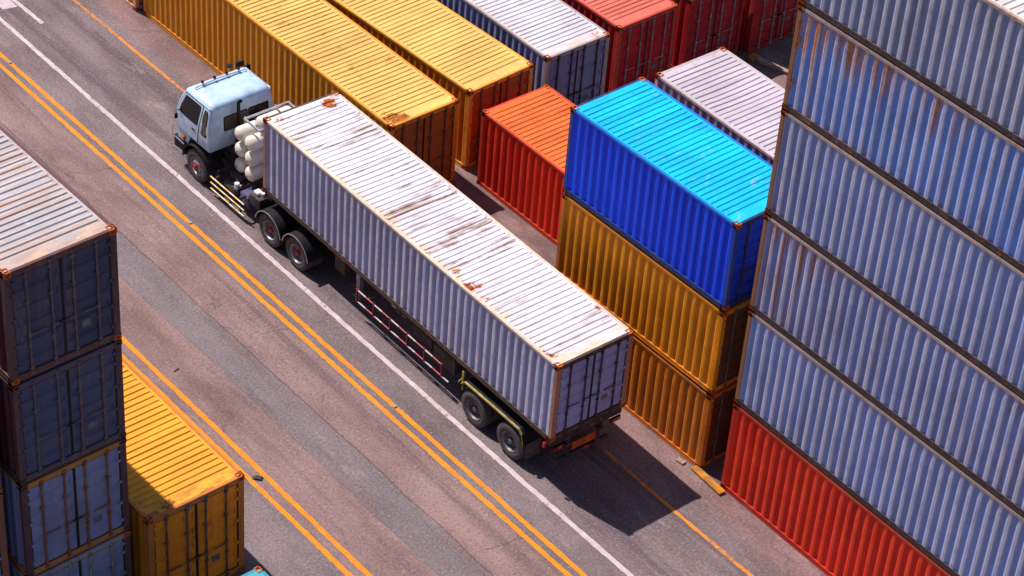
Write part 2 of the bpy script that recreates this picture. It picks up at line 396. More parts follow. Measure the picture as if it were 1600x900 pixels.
def container_meshes(L, dents=0):
    key = (L, dents)
    if key in CACHE: return CACHE[key]
    D = {}
    # bottom frame, posts, top rails
    D['posts'] = []
    for x0, x1 in ((0.004, 0.150), (CW-0.150, CW-0.004)):
        for y0, y1 in ((0.006, 0.120), (L-0.120, L-0.006)):
            b = MB(); b.box(x0, y0, 0.118, x1, y1, CH-0.118, 0.008); D['posts'].append(b.mesh('corner_post'))
    D['rails'] = []
    for x0, x1 in ((0.006, 0.078), (CW-0.078, CW-0.006)):
        b = MB(); b.box(x0, 0.120, CH-0.085, x1, L-0.120, CH-0.010, 0.006); D['rails'].append(b.mesh('top_rail'))
    b = MB()
    for x0, x1 in ((0.008, 0.060), (CW-0.060, CW-0.008)):
        b.box(x0, 0.120, 0.022, x1, L-0.120, 0.140, 0.006)
        xa = x0-0.004 if x0 < 1 else x0+0.0
        b.box(xa, 0.150, 0.014, xa+0.056, L-0.150, 0.030)
    for y0, y1 in ((0.012, 0.090), (L-0.090, L-0.012)):
        b.box(0.150, y0, CH-0.150, CW-0.150, y1, CH-0.014, 0.006)
        b.box(0.150, y0, 0.018, CW-0.150, y1, 0.160, 0.006)
    b.box(0.060, 0.090, 0.060, CW-0.060, L-0.090, 0.130)
    D['frame'] = b.mesh('frame')
    # side sheets
    pr = corr(0.118, L-0.118, 0.278, 0.040, 0.072, 0.067)
    for nm, xs_, sg in (('left', 0.020, 1), ('right', CW-0.020, -1)):
        b = MB(); prev = None
        for (y, dd) in pr:
            v = [b.b.verts.new((xs_+sg*dd, y, z)) for z in (0.132, 1.3, CH-0.080)]
            if prev:
                for k in range(2): b.b.faces.new((prev[k], v[k], v[k+1], prev[k+1]) if sg < 0 else (v[k], prev[k], prev[k+1], v[k+1]))
            prev = v
        D[nm] = b.mesh('side_panel', fix=False)
    b = MB(); prev = None
    for (x, dd) in corr(0.140, CW-0.140, 0.250, 0.040, 0.06, 0.062):
        v = [b.b.verts.new((x, L-0.030-dd, z)) for z in (0.155, CH-0.14)]
        if prev: b.b.faces.new((v[0], prev[0], prev[1], v[1]))
        prev = v
    D['front'] = b.mesh('front_panel', fix=False)
    # roof sheet: pressed corrugations running across, flat margins
    rnd = random.Random(int(L*10)+dents*77)
    zt = CH-0.016; b = MB(); prev = None
    prof = [(0.085, 0.0), (0.30, 0.0)] + [(y, dd) for y, dd in corr(0.30, L-0.30, 0.185, 0.026, 0.072, 0.020)][1:] + [(L-0.085, 0.0)]
    xr = [0.060, 0.118, 0.140, 0.80, 1.22, 1.64, CW-0.140, CW-0.118, CW-0.060]
    dent = [(rnd.uniform(0.5, CW-0.5), rnd.uniform(0.6, L-0.6), rnd.uniform(0.25, 0.55), rnd.uniform(0.012, 0.03)) for _ in range(dents)]
    for (y, dd) in prof:
        v = []
        jit = rnd.uniform(-0.002, 0.002)
        for x in xr:
            k = 0.0 if x < 0.13 or x > CW-0.13 else 1.0
            z = zt - dd*k + (jit if k else 0)
            for (dx, dy, rad, dep) in dent:
                q = ((x-dx)/1.2)**2 + ((y-dy)/rad)**2
                if q < 1 and k: z -= dep*(1-q)
            v.append(b.b.verts.new((x, y, z)))
        if prev:
            for k in range(len(xr)-1): b.b.faces.new((prev[k], prev[k+1], v[k+1], v[k]))
        prev = v
    D['roof'] = b.mesh('roof', fix=False)
    # door leaves with pressed horizontal ribs, bars and seals
    for nm, xa, xb in (('door_a', 0.156, CW/2-0.008), ('door_b', CW/2+0.008, CW-0.156)):
        b = MB(); z0, z1 = 0.166, CH-0.156
        prof = [(z0, 0), (z0+0.12, 0)]
        n = 5; step_ = (z1-z0-0.24)/n
        for i in range(n):
            a = z0+0.12+i*step_
            prof += [(a+step_*0.34, 0), (a+step_*0.42, 0.030), (a+step_*0.72, 0.030), (a+step_*0.80, 0)]
        prof += [(z1-0.12, 0), (z1, 0)]
        xs2 = [xa, xa+0.07, xa+0.09, xb-0.09, xb-0.07, xb]; prev = None
        for (z, dd) in prof:
            v = [b.b.verts.new((x, 0.040+(dd if 1 < i < 4 else 0), z)) for i, x in enumerate(xs2)]
            if prev:
                for k in range(5): b.b.faces.new((prev[k], prev[k+1], v[k+1], v[k]))
            prev = v
        outer = xa if nm == 'door_a' else xb
        for hz in (0.35, 0.85, 1.45, 2.05, 2.30):
            b.box(outer-0.055, 0.006, hz-0.035, outer+0.055, 0.037, hz+0.035)
        D[nm] = b.mesh(nm, fix=False)
        b = MB()
        for (u0, v0, u1, v1) in ((xa, z0, xa+0.022, z1), (xb-0.022, z0, xb, z1), (xa+0.022, z0, xb-0.022, z0+0.02), (xa+0.022, z1-0.02, xb-0.022, z1)):
            b.box(u0, 0.026, v0, u1, 0.038, v1)
        D[nm+'_seal'] = b.mesh('gasket')
    b = MB(); b.box(1.60, 0.030, 0.62, 1.80, 0.0385, 0.78); D['plate'] = b.mesh('data_plate')
    bars = []
    for x, hs in ((0.46, 1), (0.98, 1), (CW-0.98, -1), (CW-0.46, -1)):
        b = MB(); b.tube([(x, 0.014, 0.09), (x, 0.014, CH-0.08)], 0.023, 8)
        for hz in (0.21, 0.75, 1.75, CH-0.22): b.box(x-0.045, 0.004, hz-0.03, x+0.045, 0.036, hz+0.03)
        b.box(min(x, x+hs*0.36), -0.010, 0.985, max(x, x+hs*0.36), 0.004, 1.020)
        b.box(x-0.03, -0.006, 0.94, x+0.03, 0.02, 1.06)
        for hz in (0.10, CH-0.10): b.box(x-0.05, -0.004, hz-0.028, x+0.05, 0.010, hz+0.028)
        bars.append(b.mesh('locking_bar', 40))
    D['bars'] = bars
    CACHE[key] = D
    return D
CAST = casting_mesh(0)
M_castd = paint('dark corner steel', (0.12, 0.05, 0.04), 'frame', rust=0.5, dirt=0.4, seed=6)
M_seal = plain('black rubber seal', (0.02, 0.018, 0.02), 0.7)
M_cast = paint('rusted corner steel', (0.50, 0.105, 0.020), 'frame', rust=0.6, dirt=0.3, seed=5)
M_plate = plain('dull data plate', (0.15, 0.145, 0.18), 0.5, 0, 0.3, 9, dirt=0.5)
M_bar = {}
def bar_mat(k):
    if k not in M_bar:
        col = {'zinc': (0.30, 0.27, 0.27), 'dark': (0.045, 0.035, 0.045), 'rust': (0.26, 0.095, 0.035), 'mid': (0.14, 0.10, 0.11)}[k]
        M_bar[k] = plain('locking bar steel '+k, col, 0.5, 0.2, 0.4, 5, rust=0.35, off=3)
    return M_bar[k]
def for_slot(o, mat):
    if not o.data.materials: o.data.materials.append(None)
    o.material_slots[0].link = 'OBJECT'; o.material_slots[0].material = mat
    return o
def container(label, group, x, y, z, yaw, wl, H, size, side, roof=None, frame=None, door=None, rust=0.3, dirt=0.3, seed=0,
              bars='mid', roof_kw=None, side_kw=None, door_kw=None, cast=None, dents=0, rail=None, post=None):
    L = 12.192 if size == 40 else 6.058
    D = container_meshes(L, dents)
    root = empty('shipping_container', (x, y, z), R(yaw), (wl[0], wl[1], H/CH))
    tag(root, label, 'shipping container', group)
    roof = roof or side; frame = frame or side; door = door or side
    kw = dict(rust=rust, dirt=dirt, L=L, H=CH, seed=seed)
    ms = paint('side paint %d' % seed, side, 'side', **{**kw, **(side_kw or {})})
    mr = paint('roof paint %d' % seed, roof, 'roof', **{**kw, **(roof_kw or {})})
    mf = paint('frame paint %d' % seed, frame, 'frame', **{**kw, 'rust': min(1, rust+0.25)})
    mp = paint('post paint %d' % seed, post, 'frame', **{**kw, 'rust': min(1, rust+0.3)}) if post else mf
    mt = paint('rail paint %d' % seed, rail, 'frame', **{**kw, 'rust': min(1, rust+0.15)}) if rail else mf
    md = paint('door paint %d' % seed, door, 'door', **{**kw, **(door_kw or {})})
    def part(nm, me, mat, parent=root):
        o = bpy.data.objects.new(nm, me); COL.objects.link(o); o.parent = parent; return for_slot(o, mat)
    part('frame', D['frame'], mf)
    for me in D['posts']: part('corner_post', me, mp)
    for me in D['rails']: part('top_rail', me, mt)
    part('side_panel', D['left'], ms); part('side_panel', D['right'], ms)
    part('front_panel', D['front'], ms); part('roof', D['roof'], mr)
    for k, (nm, bi) in enumerate((('door_a', (0, 1)), ('door_b', (2, 3)))):
        dr = part('door', D[nm], md)
        part('gasket', D[nm+'_seal'], M_seal, dr)
        if k: part('data_plate', D['plate'], M_plate, dr)
        for i in bi: part('locking_bar', D['bars'][i], bar_mat(bars), dr)
    for cx, sx in ((-0.004, 1), (CW+0.004, -1)):
        for cy, sy in ((-0.004, 1), (L+0.004, -1)):
            for cz, sz in ((-0.004, -1), (CH+0.003, 1)):
                o = part('corner_casting', CAST, cast or M_cast)
                o.scale = (sx, sy, sz)
                o.location = (cx, cy, cz-0.118 if sz > 0 else cz+0.118)
    return root

def lv(x, y, yaw, wl, Hs, i): return sum(Hs[:i])

AMBER = (0.74, 0.285, 0.012); RED = (0.62, 0.022, 0.010); BLUEGREY = (0.215, 0.270, 0.475)
# the container riding on the trailer is placed with the truck below
# stack beside the truck's tail: two amber twenty-footers under a blue one
G1 = 'containers stacked behind the truck'
sx, sy, syaw, swl = 3.542, -1.740, 0.28, (0.9808, 0.9622); Hs = [2.473, 2.610, 2.515]
container('short amber container on the ground, lowest of the stack under the blue one', G1, sx, sy, 0, syaw, swl, Hs[0]-0.07, 20, (0.66, 0.165, 0.012), (0.72, 0.30, 0.03), rust=0.42, dirt=0.45, seed=11, side_kw=dict(ridge_sun=(0.76, 0.24, 0.02), streak=0.75, dirtcol=(0.24, 0.05, 0.012)), bars='mid', door=(0.15, 0.04, 0.01))
container('short amber container in the middle of the stack, carrying the blue one', G1, sx, sy, Hs[0], syaw, swl, Hs[1]-0.07, 20, (0.74, 0.225, 0.008), (0.76, 0.32, 0.03), rust=0.30, dirt=0.40, seed=12, side_kw=dict(ridge_sun=(0.84, 0.33, 0.02), streak=0.3, dirtcol=(0.36, 0.10, 0.008)), door=(0.17, 0.05, 0.01))
container('bright blue short container with a sky blue roof on top of two amber ones', G1, sx, sy, Hs[0]+Hs[1], syaw, swl, Hs[2], 20, (0.003, 0.050, 0.80), (0.003, 0.52, 0.80), frame=(0.012, 0.035, 0.16), rail=(0.004, 0.16, 0.66), post=(0.010, 0.05, 0.30), door=(0.004, 0.05, 0.50), rust=0.06, dirt=0.22, seed=13, roof_kw=dict(wear=(0.24, 0.40, 0.74), dirt=0.5, tone=0.25, freckle=(0.6, 5.2, 0.03), rustcol=(0.04, 0.26, 0.66), dirtcol=(0.02, 0.22, 0.66), spots=((0.35, 5.6, 0.3, 0.22),), rust=0.0), side_kw=dict(dirtcol=(0.002, 0.03, 0.40), rust=0.0, ridge_sun=(0.008, 0.09, 0.92)), bars='dark')
# orange-red container beyond, whitish one right of the blue
G2 = 'containers standing behind the stacks'
container('short red container with a sunlit orange roof, on the ground left of the blue one', G2, 6.52, 4.750, 0, -0.36, (0.986, 1), 2.502, 20, (0.82, 0.028, 0.010), (0.80, 0.165, 0.035), frame=(0.60, 0.05, 0.015), rust=0.22, dirt=0.30, seed=14, roof_kw=dict(tone=0.3, dirt=0.5, freckle=(0.5, 5.5, 0.02), dirtcol=(0.40, 0.07, 0.015), wear=(0.72, 0.24, 0.08)), side_kw=dict(dirtcol=(0.32, 0.008, 0.006), ridge_sun=(0.84, 0.060, 0.02)))
container('short grey container hidden beneath the pale lilac roofed one', G2, 8.90, 0.56, 0, -1.12, (1.0109, 1), 2.38, 20, (0.22, 0.25, 0.36), rust=0.4, dirt=0.4, seed=15)
container('short container with a pale lilac grey roof, right behind the blue one', G2, 8.86, 0.59, 2.43, -1.12, (1.0109, 1), 2.70, 20, (0.12, 0.14, 0.30), (0.56, 0.48, 0.55), frame=(0.50, 0.42, 0.42), rust=0.30, dirt=0.28, seed=16, side_kw=dict(ridge_sun=(0.34, 0.34, 0.46)), roof_kw=dict(dirtcol=(0.34, 0.28, 0.28), spots=((0.35, 5.6, 0.3, 0.0),)), dents=3)
# the long rows at the top
G3 = 'long containers in the row at the top'
container('long amber container with rust freckles on its roof, nearest the truck cab', G3, 3.663, 11.187, 0, 0.13, (0.9804, 1.0153), 2.854, 40, (0.70, 0.235, 0.010), (0.84, 0.50, 0.14), frame=(0.70, 0.26, 0.02), door=(0.42, 0.115, 0.012), rust=0.42, dirt=0.30, seed=17, roof_kw=dict(rust=0.35, soft=0.25, spots=((0.45, 0.40, 0.60, 0.26),), freckle=(1.0, 13.0, 0.085), rustcol=(0.52, 0.19, 0.025), dirtcol=(0.42, 0.20, 0.04)), side_kw=dict(dirtcol=(0.46, 0.12, 0.01), dirt=0.5, ridge_sun=(0.78, 0.33, 0.03)), dents=4)
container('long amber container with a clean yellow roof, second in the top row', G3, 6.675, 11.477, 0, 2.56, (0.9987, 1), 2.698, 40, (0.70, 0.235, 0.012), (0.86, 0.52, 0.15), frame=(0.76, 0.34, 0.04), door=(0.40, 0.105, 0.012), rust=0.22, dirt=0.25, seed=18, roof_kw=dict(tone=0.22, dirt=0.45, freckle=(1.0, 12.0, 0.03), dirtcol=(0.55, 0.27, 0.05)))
container('long blue grey container with a white roof and rusty near edge, between amber and red', G3, 9.618, 11.590, 0, -0.29, (0.9872, 1), 2.685, 40, (0.16, 0.21, 0.46), (0.68, 0.64, 0.71), frame=(0.42, 0.34, 0.34), door=(0.24, 0.235, 0.40), rust=0.38, dirt=0.30, seed=19, side_kw=dict(ridge_sun=(0.42, 0.44, 0.62)), roof_kw=dict(spots=((2.1, 0.35, 0.4, 0.10),), edgecol=(0.60, 0.46, 0.36), dirtcol=(0.30, 0.24, 0.18)), bars='dark', dents=3)
container('long dark red container with a faded salmon roof beside the white roofed one', G3, 12.454, 11.652, 0, 0.10, (0.969, 1), 2.665, 40, (0.52, 0.012, 0.012), (0.72, 0.175, 0.130), frame=(0.56, 0.06, 0.04), door=(0.50, 0.012, 0.018), rust=0.22, dirt=0.25, seed=20, bars='zinc', roof_kw=dict(dirtcol=(0.44, 0.07, 0.05), wear=(0.75, 0.30, 0.24)))
container('dark red container second in the run of three red ends', G3, 15.24, 11.57, 0, 0.0, (0.985, 1), 2.70, 40, (0.44, 0.012, 0.016), (0.60, 0.12, 0.09), door=(0.40, 0.010, 0.022), rust=0.2, dirt=0.3, seed=21, bars='zinc')
container('dark red container on the ground at the right end of the red row', G3, 17.80, 11.30, 0, 0.0, (0.985, 1), 2.70, 40, (0.44, 0.012, 0.014), (0.60, 0.12, 0.09), door=(0.44, 0.012, 0.014), rust=0.3, dirt=0.35, seed=22, bars='zinc')
container('red container stacked on the right end of the red row, cut by the frame', G3, 17.80, 11.30, 2.75, 0.0, (0.985, 1), 2.70, 40, (0.46, 0.012, 0.014), (0.60, 0.12, 0.09), rust=0.25, dirt=0.35, seed=23, bars='zinc')
container('red container stacked in the middle of the red row behind, set back', G3, 15.24, 14.2, 2.75, 0.0, (0.985, 1), 2.70, 40, (0.46, 0.012, 0.014), (0.60, 0.12, 0.09), rust=0.25, dirt=0.35, seed=24, bars='zinc')
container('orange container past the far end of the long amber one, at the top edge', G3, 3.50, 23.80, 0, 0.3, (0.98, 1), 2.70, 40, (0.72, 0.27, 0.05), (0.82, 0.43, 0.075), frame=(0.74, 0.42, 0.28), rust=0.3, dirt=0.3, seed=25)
# tall wall of containers at the right
G4 = 'tall stack at the right'
Hs = [2.791, 2.872, 2.791, 2.847, 2.666, 2.56]; z = 0
spec = [
 ('bright red container on the ground, lowest of the tall stack on the right', (0.80, 0.030, 0.012), dict(rust=0.20, dirt=0.35, side_kw=dict(dirtcol=(0.30, 0.006, 0.006)), frame=(0.55, 0.03, 0.015))),
 ('blue grey container resting directly on the red one in the tall stack', (0.245, 0.325, 0.65), dict(rust=0.30, dirt=0.30)),
 ('blue grey container third from the ground, its far end browned with rust', (0.225, 0.285, 0.57), dict(rust=0.32, dirt=0.34, side_kw=dict(streak=0.1, zones=((9.9, 12.6, -0.3, 3.2, 0.115),), rustcol=(0.40, 0.12, 0.03), dirtcol=(0.20, 0.11, 0.08)))),
 ('blue grey container fourth from the ground in the tall stack, with few stains', (0.228, 0.292, 0.585), dict(rust=0.30, dirt=0.32)),
 ('blue container with long orange rust runs, second from the top of the tall stack', (0.165, 0.285, 0.70), dict(rust=0.62, dirt=0.35, side_kw=dict(rustcol=(0.52, 0.17, 0.015), streak=0.0, zones=((7.2, 12.6, 1.5, 3.2, 0.105), (11.6, 12.6, -0.3, 3.2, 0.06))))),
 ('grey blue container at the very top of the tall stack, roof edge stained beige', (0.24, 0.275, 0.46), dict(rust=0.40, dirt=0.40, roof_kw=dict(rustcol=(0.60, 0.34, 0.10)))),
]
for i, (lb, c, kw) in enumerate(spec):
    kw = dict(kw); fr = kw.pop('frame', (0.060, 0.038, 0.042))
    if i > 1: kw.setdefault('side_kw', {}); kw['side_kw'] = {**kw['side_kw'], 'zones': tuple(kw['side_kw'].get('zones', ())) + ((-0.5, 12.8, 2.15, 3.2, 0.07),)}
    kw['side_kw'] = {**kw.get('side_kw', {}), 'ridge_sun': (0.56, 0.50, 0.56) if i else (0.90, 0.085, 0.035)}
    container(lb, G4, 3.401, -14.671, z, -0.667, (1, 1), Hs[i]-0.032, 40, c, (0.70, 0.64, 0.62), frame=fr, rail=(0.50, 0.34, 0.28) if i else (0.62, 0.06, 0.03), post=(0.32, 0.13, 0.06) if i else (0.55, 0.03, 0.015), seed=30+i, **kw)
    z += Hs[i]
# dark stack at the left and its neighbour
G5 = 'stack of four at the left'
Hs = [2.797, 2.731, 2.734, 2.887]; z = 0
spec = [
 ('blue grey container at the foot of the left stack, cut by the bottom edge', (0.20, 0.24, 0.44), (0.225, 0.245, 0.40), 'zinc', (0.30, 0.24, 0.26)),
 ('lilac blue container with orange rusted rails, third down in the left stack', (0.20, 0.22, 0.44), (0.225, 0.228, 0.40), 'rust', (0.46, 0.17, 0.05)),
 ('dark blue container with white stickers on its door bars, second down in the left stack', (0.07, 0.08, 0.20), (0.075, 0.074, 0.150), 'mid', (0.10, 0.07, 0.11)),
 ('navy container with a rust streaked grey roof, top of the left stack', (0.05, 0.06, 0.16), (0.060, 0.058, 0.120), 'mid', (0.13, 0.05, 0.05)),
]
for i, (lb, c, dc, br, fr) in enumerate(spec):
    container(lb, G5, -12.987, 2.178, z, 0.886, (1.0621, 1), Hs[i]-0.05, 40, (0.11, 0.03, 0.045) if i > 1 else c, (0.52, 0.48, 0.50), door=dc, frame=fr, bars=br, rust=0.30, dirt=0.35, seed=40+i, cast=None if i in (0, 3) else M_castd, post=(0.10, 0.045, 0.055),  # upper two side walls coloured dark maroon for the shade in the gap
              roof_kw=dict(rust=0.12, dirt=0.55, tone=0.3, rustcol=(0.52, 0.22, 0.09), dirtcol=(0.42, 0.28, 0.22), wear=(0.66, 0.62, 0.68), edgecol=(0.56, 0.38, 0.28), freckle=(0.3, 9.0, 0.05), bands=((0.35, 0.5, 0.12), (1.7, 0.5, 0.10), (3.2, 0.7, 0.10), (5.2, 0.8, 0.08))), dents=3 if i == 3 else 0)
    z += Hs[i]
z = 0
for i, (lb, c, fr) in enumerate([
 ('grey lilac container far left, only its right door edge showing low in the frame', (0.26, 0.22, 0.34), (0.24, 0.09, 0.08)),
 ('pale blue container far left, above the grey lilac one', (0.22, 0.25, 0.42), (0.26, 0.10, 0.06)),
 ('teal grey container far left, above the pale blue one', (0.14, 0.22, 0.32), (0.20, 0.08, 0.07)),
 ('grey container far left, unseen, added above the teal grey one to shade the gap', (0.20, 0.22, 0.32), (0.20, 0.08, 0.07)),  # fourth level out of view, added to keep light off the left stack's side
 ]):
    container(lb, 'neighbouring stack at the far left', -15.87, 2.30, z, 0.5, (1.04, 1), 2.66, 40, c, (0.45, 0.40, 0.42), frame=fr, rust=0.45, dirt=0.4, seed=50+i, bars='rust')
    z += 2.72
G6 = 'low containers at the lower left'
container('long amber container with a browned rear roof edge, low beside the left stack', G6, -10.078, 2.002, 0, 0.087, (1.0528, 1), 2.997, 40, (0.66, 0.22, 0.012), (0.88, 0.38, 0.030), frame=(0.52, 0.17, 0.03), door=(0.84, 0.255, 0.012), rust=0.30, dirt=0.35, seed=60, bars='mid',
          roof_kw=dict(soft=0.25, dirtcol=(0.50, 0.20, 0.03), edgecol=(0.40, 0.15, 0.035), spots=((0.5, 0.3, 0.7, 0.14), (1.6, 0.3, 0.6, 0.14)), rustcol=(0.36, 0.12, 0.03)), door_kw=dict(dirt=0.45, dirtcol=(0.30, 0.08, 0.015)))
container('teal container at the bottom edge with only its roof corner in view', G6, -11.08, -6.26, 0, 0.0, (1.0, 1), 2.60, 20, (0.03, 0.28, 0.40), (0.05, 0.40, 0.50), rust=0.4, dirt=0.3, seed=61)
# ------------------------------------------------------------------ materials for the truck
M_cab = plain('pale blue cab paint', (0.50, 0.68, 0.91), 0.30, 0, 0.18, 2.0, dirt=0.10, spec=0.5)
M_glass = glass('dark cab glass')
M_glass2 = glass('tan tinted rear glass', (0.10, 0.082, 0.06), 0.15)
M_black = plain('black plastic', (0.014, 0.012, 0.016), 0.7, 0, 0.4, spec=0.2)
M_chassis = plain('dirty black chassis steel', (0.030, 0.024, 0.032), 0.65, 0.1, 0.5, 5, rust=0.25, dirt=0.5)
M_rubber = plain('dusty tyre rubber', (0.078, 0.066, 0.072), 0.85, 0, 0.4, 12, dirt=0.35)
M_steel = plain('grey wheel steel', (0.34, 0.32, 0.36), 0.45, 0.5, 0.3, 8, dirt=0.5)
M_dkrim = plain('dull grey wheel rim', (0.22, 0.20, 0.22), 0.55, 0.3, 0.35, 8, dirt=0.5)
M_red = plain('red hub paint', (0.42, 0.022, 0.020), 0.5, 0, 0.3)
M_cream = plain('cream gas cylinder paint', (0.76, 0.72, 0.62), 0.35, 0, 0.10, 3, dirt=0.12)
M_alu = plain('dull aluminium', (0.55, 0.55, 0.60), 0.35, 0.7, 0.2)
M_trail = plain('black trailer steel with rust', (0.040, 0.028, 0.034), 0.65, 0.1, 0.5, 4, rust=0.5, dirt=0.4)
M_oliv = plain('worn yellow fender paint', (0.46, 0.36, 0.10), 0.6, 0, 0.35, 5, dirt=0.4)
M_amberlens = plain('amber lamp lens', (0.55, 0.10, 0.01), 0.2, 0, 0.1)
M_redlens = plain('red lamp lens', (0.42, 0.01, 0.012), 0.2, 0, 0.1)
M_dkred = plain('dull red guard paint', (0.20, 0.012, 0.022), 0.6, 0, 0.4, 6, dirt=0.4)
M_white = plain('white enamel', (0.74, 0.72, 0.74), 0.4, 0, 0.12)
M_valve = plain('rusty red valve housing', (0.34, 0.06, 0.03), 0.6, 0.1, 0.4)
M_bluegrey = plain('blue grey battery case', (0.09, 0.08, 0.19), 0.5, 0, 0.3)
M_orangeplate = plain('orange rear marker plate', (0.62, 0.10, 0.012), 0.5, 0, 0.35, 7, dirt=0.4)
def banded(name, a, b, period, duty):
    g = G(name); g.coords()
    f = g.math('FRACT', g.math('DIVIDE', g.y, period))
    c = g.mix(g.math('GREATER_THAN', f, duty), a, b)
    c = g.mix(g.step(g.noise(8, 1, 4, .7), .48, .66, 0, .45), c, (0.10, 0.06, 0.05))
    return g.done(c, 0.5, 0, 0.4)
M_yelband = banded('yellow and white guard rail', (0.82, 0.52, 0.02), (0.70, 0.66, 0.62), 0.42, 0.55)
M_redband = banded('red and white guard rail', (0.32, 0.014, 0.026), (0.46, 0.40, 0.42), 0.72, 0.55)

# ------------------------------------------------------------------ truck tractor
XC = 1.25
TR = Vector((XC, 13.3, 0))
tractor = empty('truck_tractor', TR)
tag(tractor, 'pale blue tractor unit with a rack of cream gas cylinders behind its cab', 'truck')
def tp(name, mb, mat, parent=None, smooth=30):
    me = mb.mesh(name, smooth); me.transform(Matrix.Translation(-TR))
    return link(name, me, mat, parent or tractor)
# cab shell: rounded rectangles stacked up
RINGS = [ # z, x0, x1, y0, y1, corner radius
 (0.98, 0.20, 2.30, 15.90, 16.38, .06), (1.27, 0.17, 2.33, 14.80, 16.42, .06), (1.30, 0.15, 2.35, 14.78, 16.43, .07), (1.60, 0.14, 2.36, 14.77, 16.44, .075),
 (1.88, 0.14, 2.36, 14.77, 16.43, .08), (2.15, 0.165, 2.335, 14.775, 16.34, .085), (2.40, 0.20, 2.30, 14.785, 16.23, .10),
 (2.62, 0.235, 2.265, 14.80, 16.12, .11), (2.70, 0.275, 2.225, 14.84, 16.06, .13), (2.745, 0.36, 2.14, 14.92, 15.98, .14), (2.765, 0.55, 1.95, 15.1, 15.8, .14)]
def ring_at(z):
    for a, b in zip(RINGS, RINGS[1:]):
        if a[0] <= z <= b[0]:
            t = (z-a[0])/(b[0]-a[0]); return [a[i]+(b[i]-a[i])*t for i in range(6)]
    return list(RINGS[-1])
def rrect(x0, x1, y0, y1, r, n=6):
    pts = []
    for cx, cy, a0 in ((x1-r, y1-r, 0), (x0+r, y1-r, 90), (x0+r, y0+r, 180), (x1-r, y0+r, 270)):
        for k in range(n+1):
            a = R(a0+90*k/n); pts.append((cx+r*math.cos(a), cy+r*math.sin(a)))
    return pts
mb = MB(); prev = None
for (z, x0, x1, y0, y1, r) in RINGS[1:]:
    v = [mb.b.verts.new((x, y, z)) for x, y in rrect(x0, x1, y0, y1, r)]
    if prev:
        for k in range(len(v)): mb.b.faces.new((prev[k], prev[(k+1)%len(v)], v[(k+1)%len(v)], v[k]))
    else: mb.b.faces.new(v[::-1])
    prev = v
mb.b.faces.new(prev)
cab = tp('cab', mb, M_cab, smooth=50)
mb = MB(); mb.prism([(15.92, 0.92), (16.40, 0.92), (16.42, 1.275), (15.78, 1.275)], 'x', 0.19, 2.31)
tp('lower_front_panel', mb, M_cab)
def patch(levels, side, off, depth=0.012):
    """sheet lying on the cab's left, right, rear or front; levels: (z, a, b)"""
    mb = MB(); rows = []
    def pos(z, t, o):
        q = ring_at(z)
        if side == 'left': return (q[1]-o, t, z)
        if side == 'right': return (q[2]+o, t, z)
        if side == 'rear': return (t, q[3]-o, z)
        return (t, q[4]+o, z)
    for (z, a, b) in levels:
        rows.append([(pos(z, a+(b-a)*k/6, off), pos(z, a+(b-a)*k/6, off-depth)) for k in range(7)])
    O = [[mb.b.verts.new(p[0]) for p in r] for r in rows]; I = [[mb.b.verts.new(p[1]) for p in r] for r in rows]
    n, c = len(rows), 7
    for i in range(n-1):
        for k in range(c-1):
            mb.b.faces.new((O[i][k], O[i][k+1], O[i+1][k+1], O[i+1][k]))
    loop = [(0, k) for k in range(c)] + [(i, c-1) for i in range(1, n)] + [(n-1, k) for k in range(c-2, -1, -1)] + [(i, 0) for i in range(n-2, 0, -1)]
    for (a, b), (e, f) in zip(loop, loop[1:]+loop[:1]): mb.b.faces.new((O[a][b], I[a][b], I[e][f], O[e][f]))
    return mb
for side in ('left', 'right'):
    door = tp('door', patch([(1.33, 15.38, 16.33), (1.6, 15.34, 16.35), (1.9, 15.28, 16.33), (2.2, 15.22, 16.23), (2.45, 15.17, 16.10), (2.60, 15.15, 16.02)], side, 0.010), M_cab, cab)
    tp('door_seal', patch([(1.31, 15.355, 16.35), (1.6, 15.315, 16.37), (1.9, 15.255, 16.35), (2.2, 15.195, 16.25), (2.45, 15.145, 16.12), (2.625, 15.125, 16.03)], side, 0.003, 0.006), M_black, cab)
    tp('door_window', patch([(1.90, 15.36, 15.92), (1.93, 15.33, 16.22), (2.05, 15.31, 16.19), (2.2, 15.285, 16.14), (2.4, 15.25, 16.04), (2.53, 15.23, 15.98), (2.565, 15.26, 15.94)], side, 0.016), M_glass, cab)
    tp('quarter_window', patch([(1.74, 14.97, 15.13), (1.80, 14.94, 15.16), (2.2, 14.93, 15.11), (2.45, 14.93, 15.06), (2.52, 14.95, 15.03)], side, 0.009), M_glass2, cab)
    tp('window_seal', patch([(1.70, 14.94, 15.16), (1.78, 14.90, 15.19), (2.2, 14.895, 15.14), (2.45, 14.895, 15.09), (2.55, 14.92, 15.06)], side, 0.004), M_black, cab)
    s = -1 if side == 'left' else 1; e = 0.135 if side == 'left' else 2.365
    mb = MB(); mb.box(e-0.02 if s < 0 else e, 15.45, 1.66, e if s < 0 else e+0.02, 15.62, 1.70, 0.006); tp('door_handle', mb, M_black, cab)
for a, b in ((0.66, 1.40), (1.48, 2.10)):
    tp('rear_window', patch([(1.86, a+.03, b-.03), (1.90, a, b), (2.24, a, b), (2.28, a+.03, b-.03)], 'rear', 0.010), M_glass2 if a < 1 else M_glass, cab)
    tp('window_seal', patch([(1.825, a, b), (1.87, a-.035, b+.035), (2.27, a-.035, b+.035), (2.315, a, b)], 'rear', 0.004), M_black, cab)
tp('windscreen', patch([(1.78, .30, 2.20), (1.84, .27, 2.23), (2.2, .31, 2.19), (2.50, .38, 2.12), (2.56, .42, 2.08)], 'front', 0.008), M_glass, cab)
tp('grille', patch([(1.29, .42, 2.08), (1.62, .42, 2.08)], 'front', 0.012), M_black, cab)
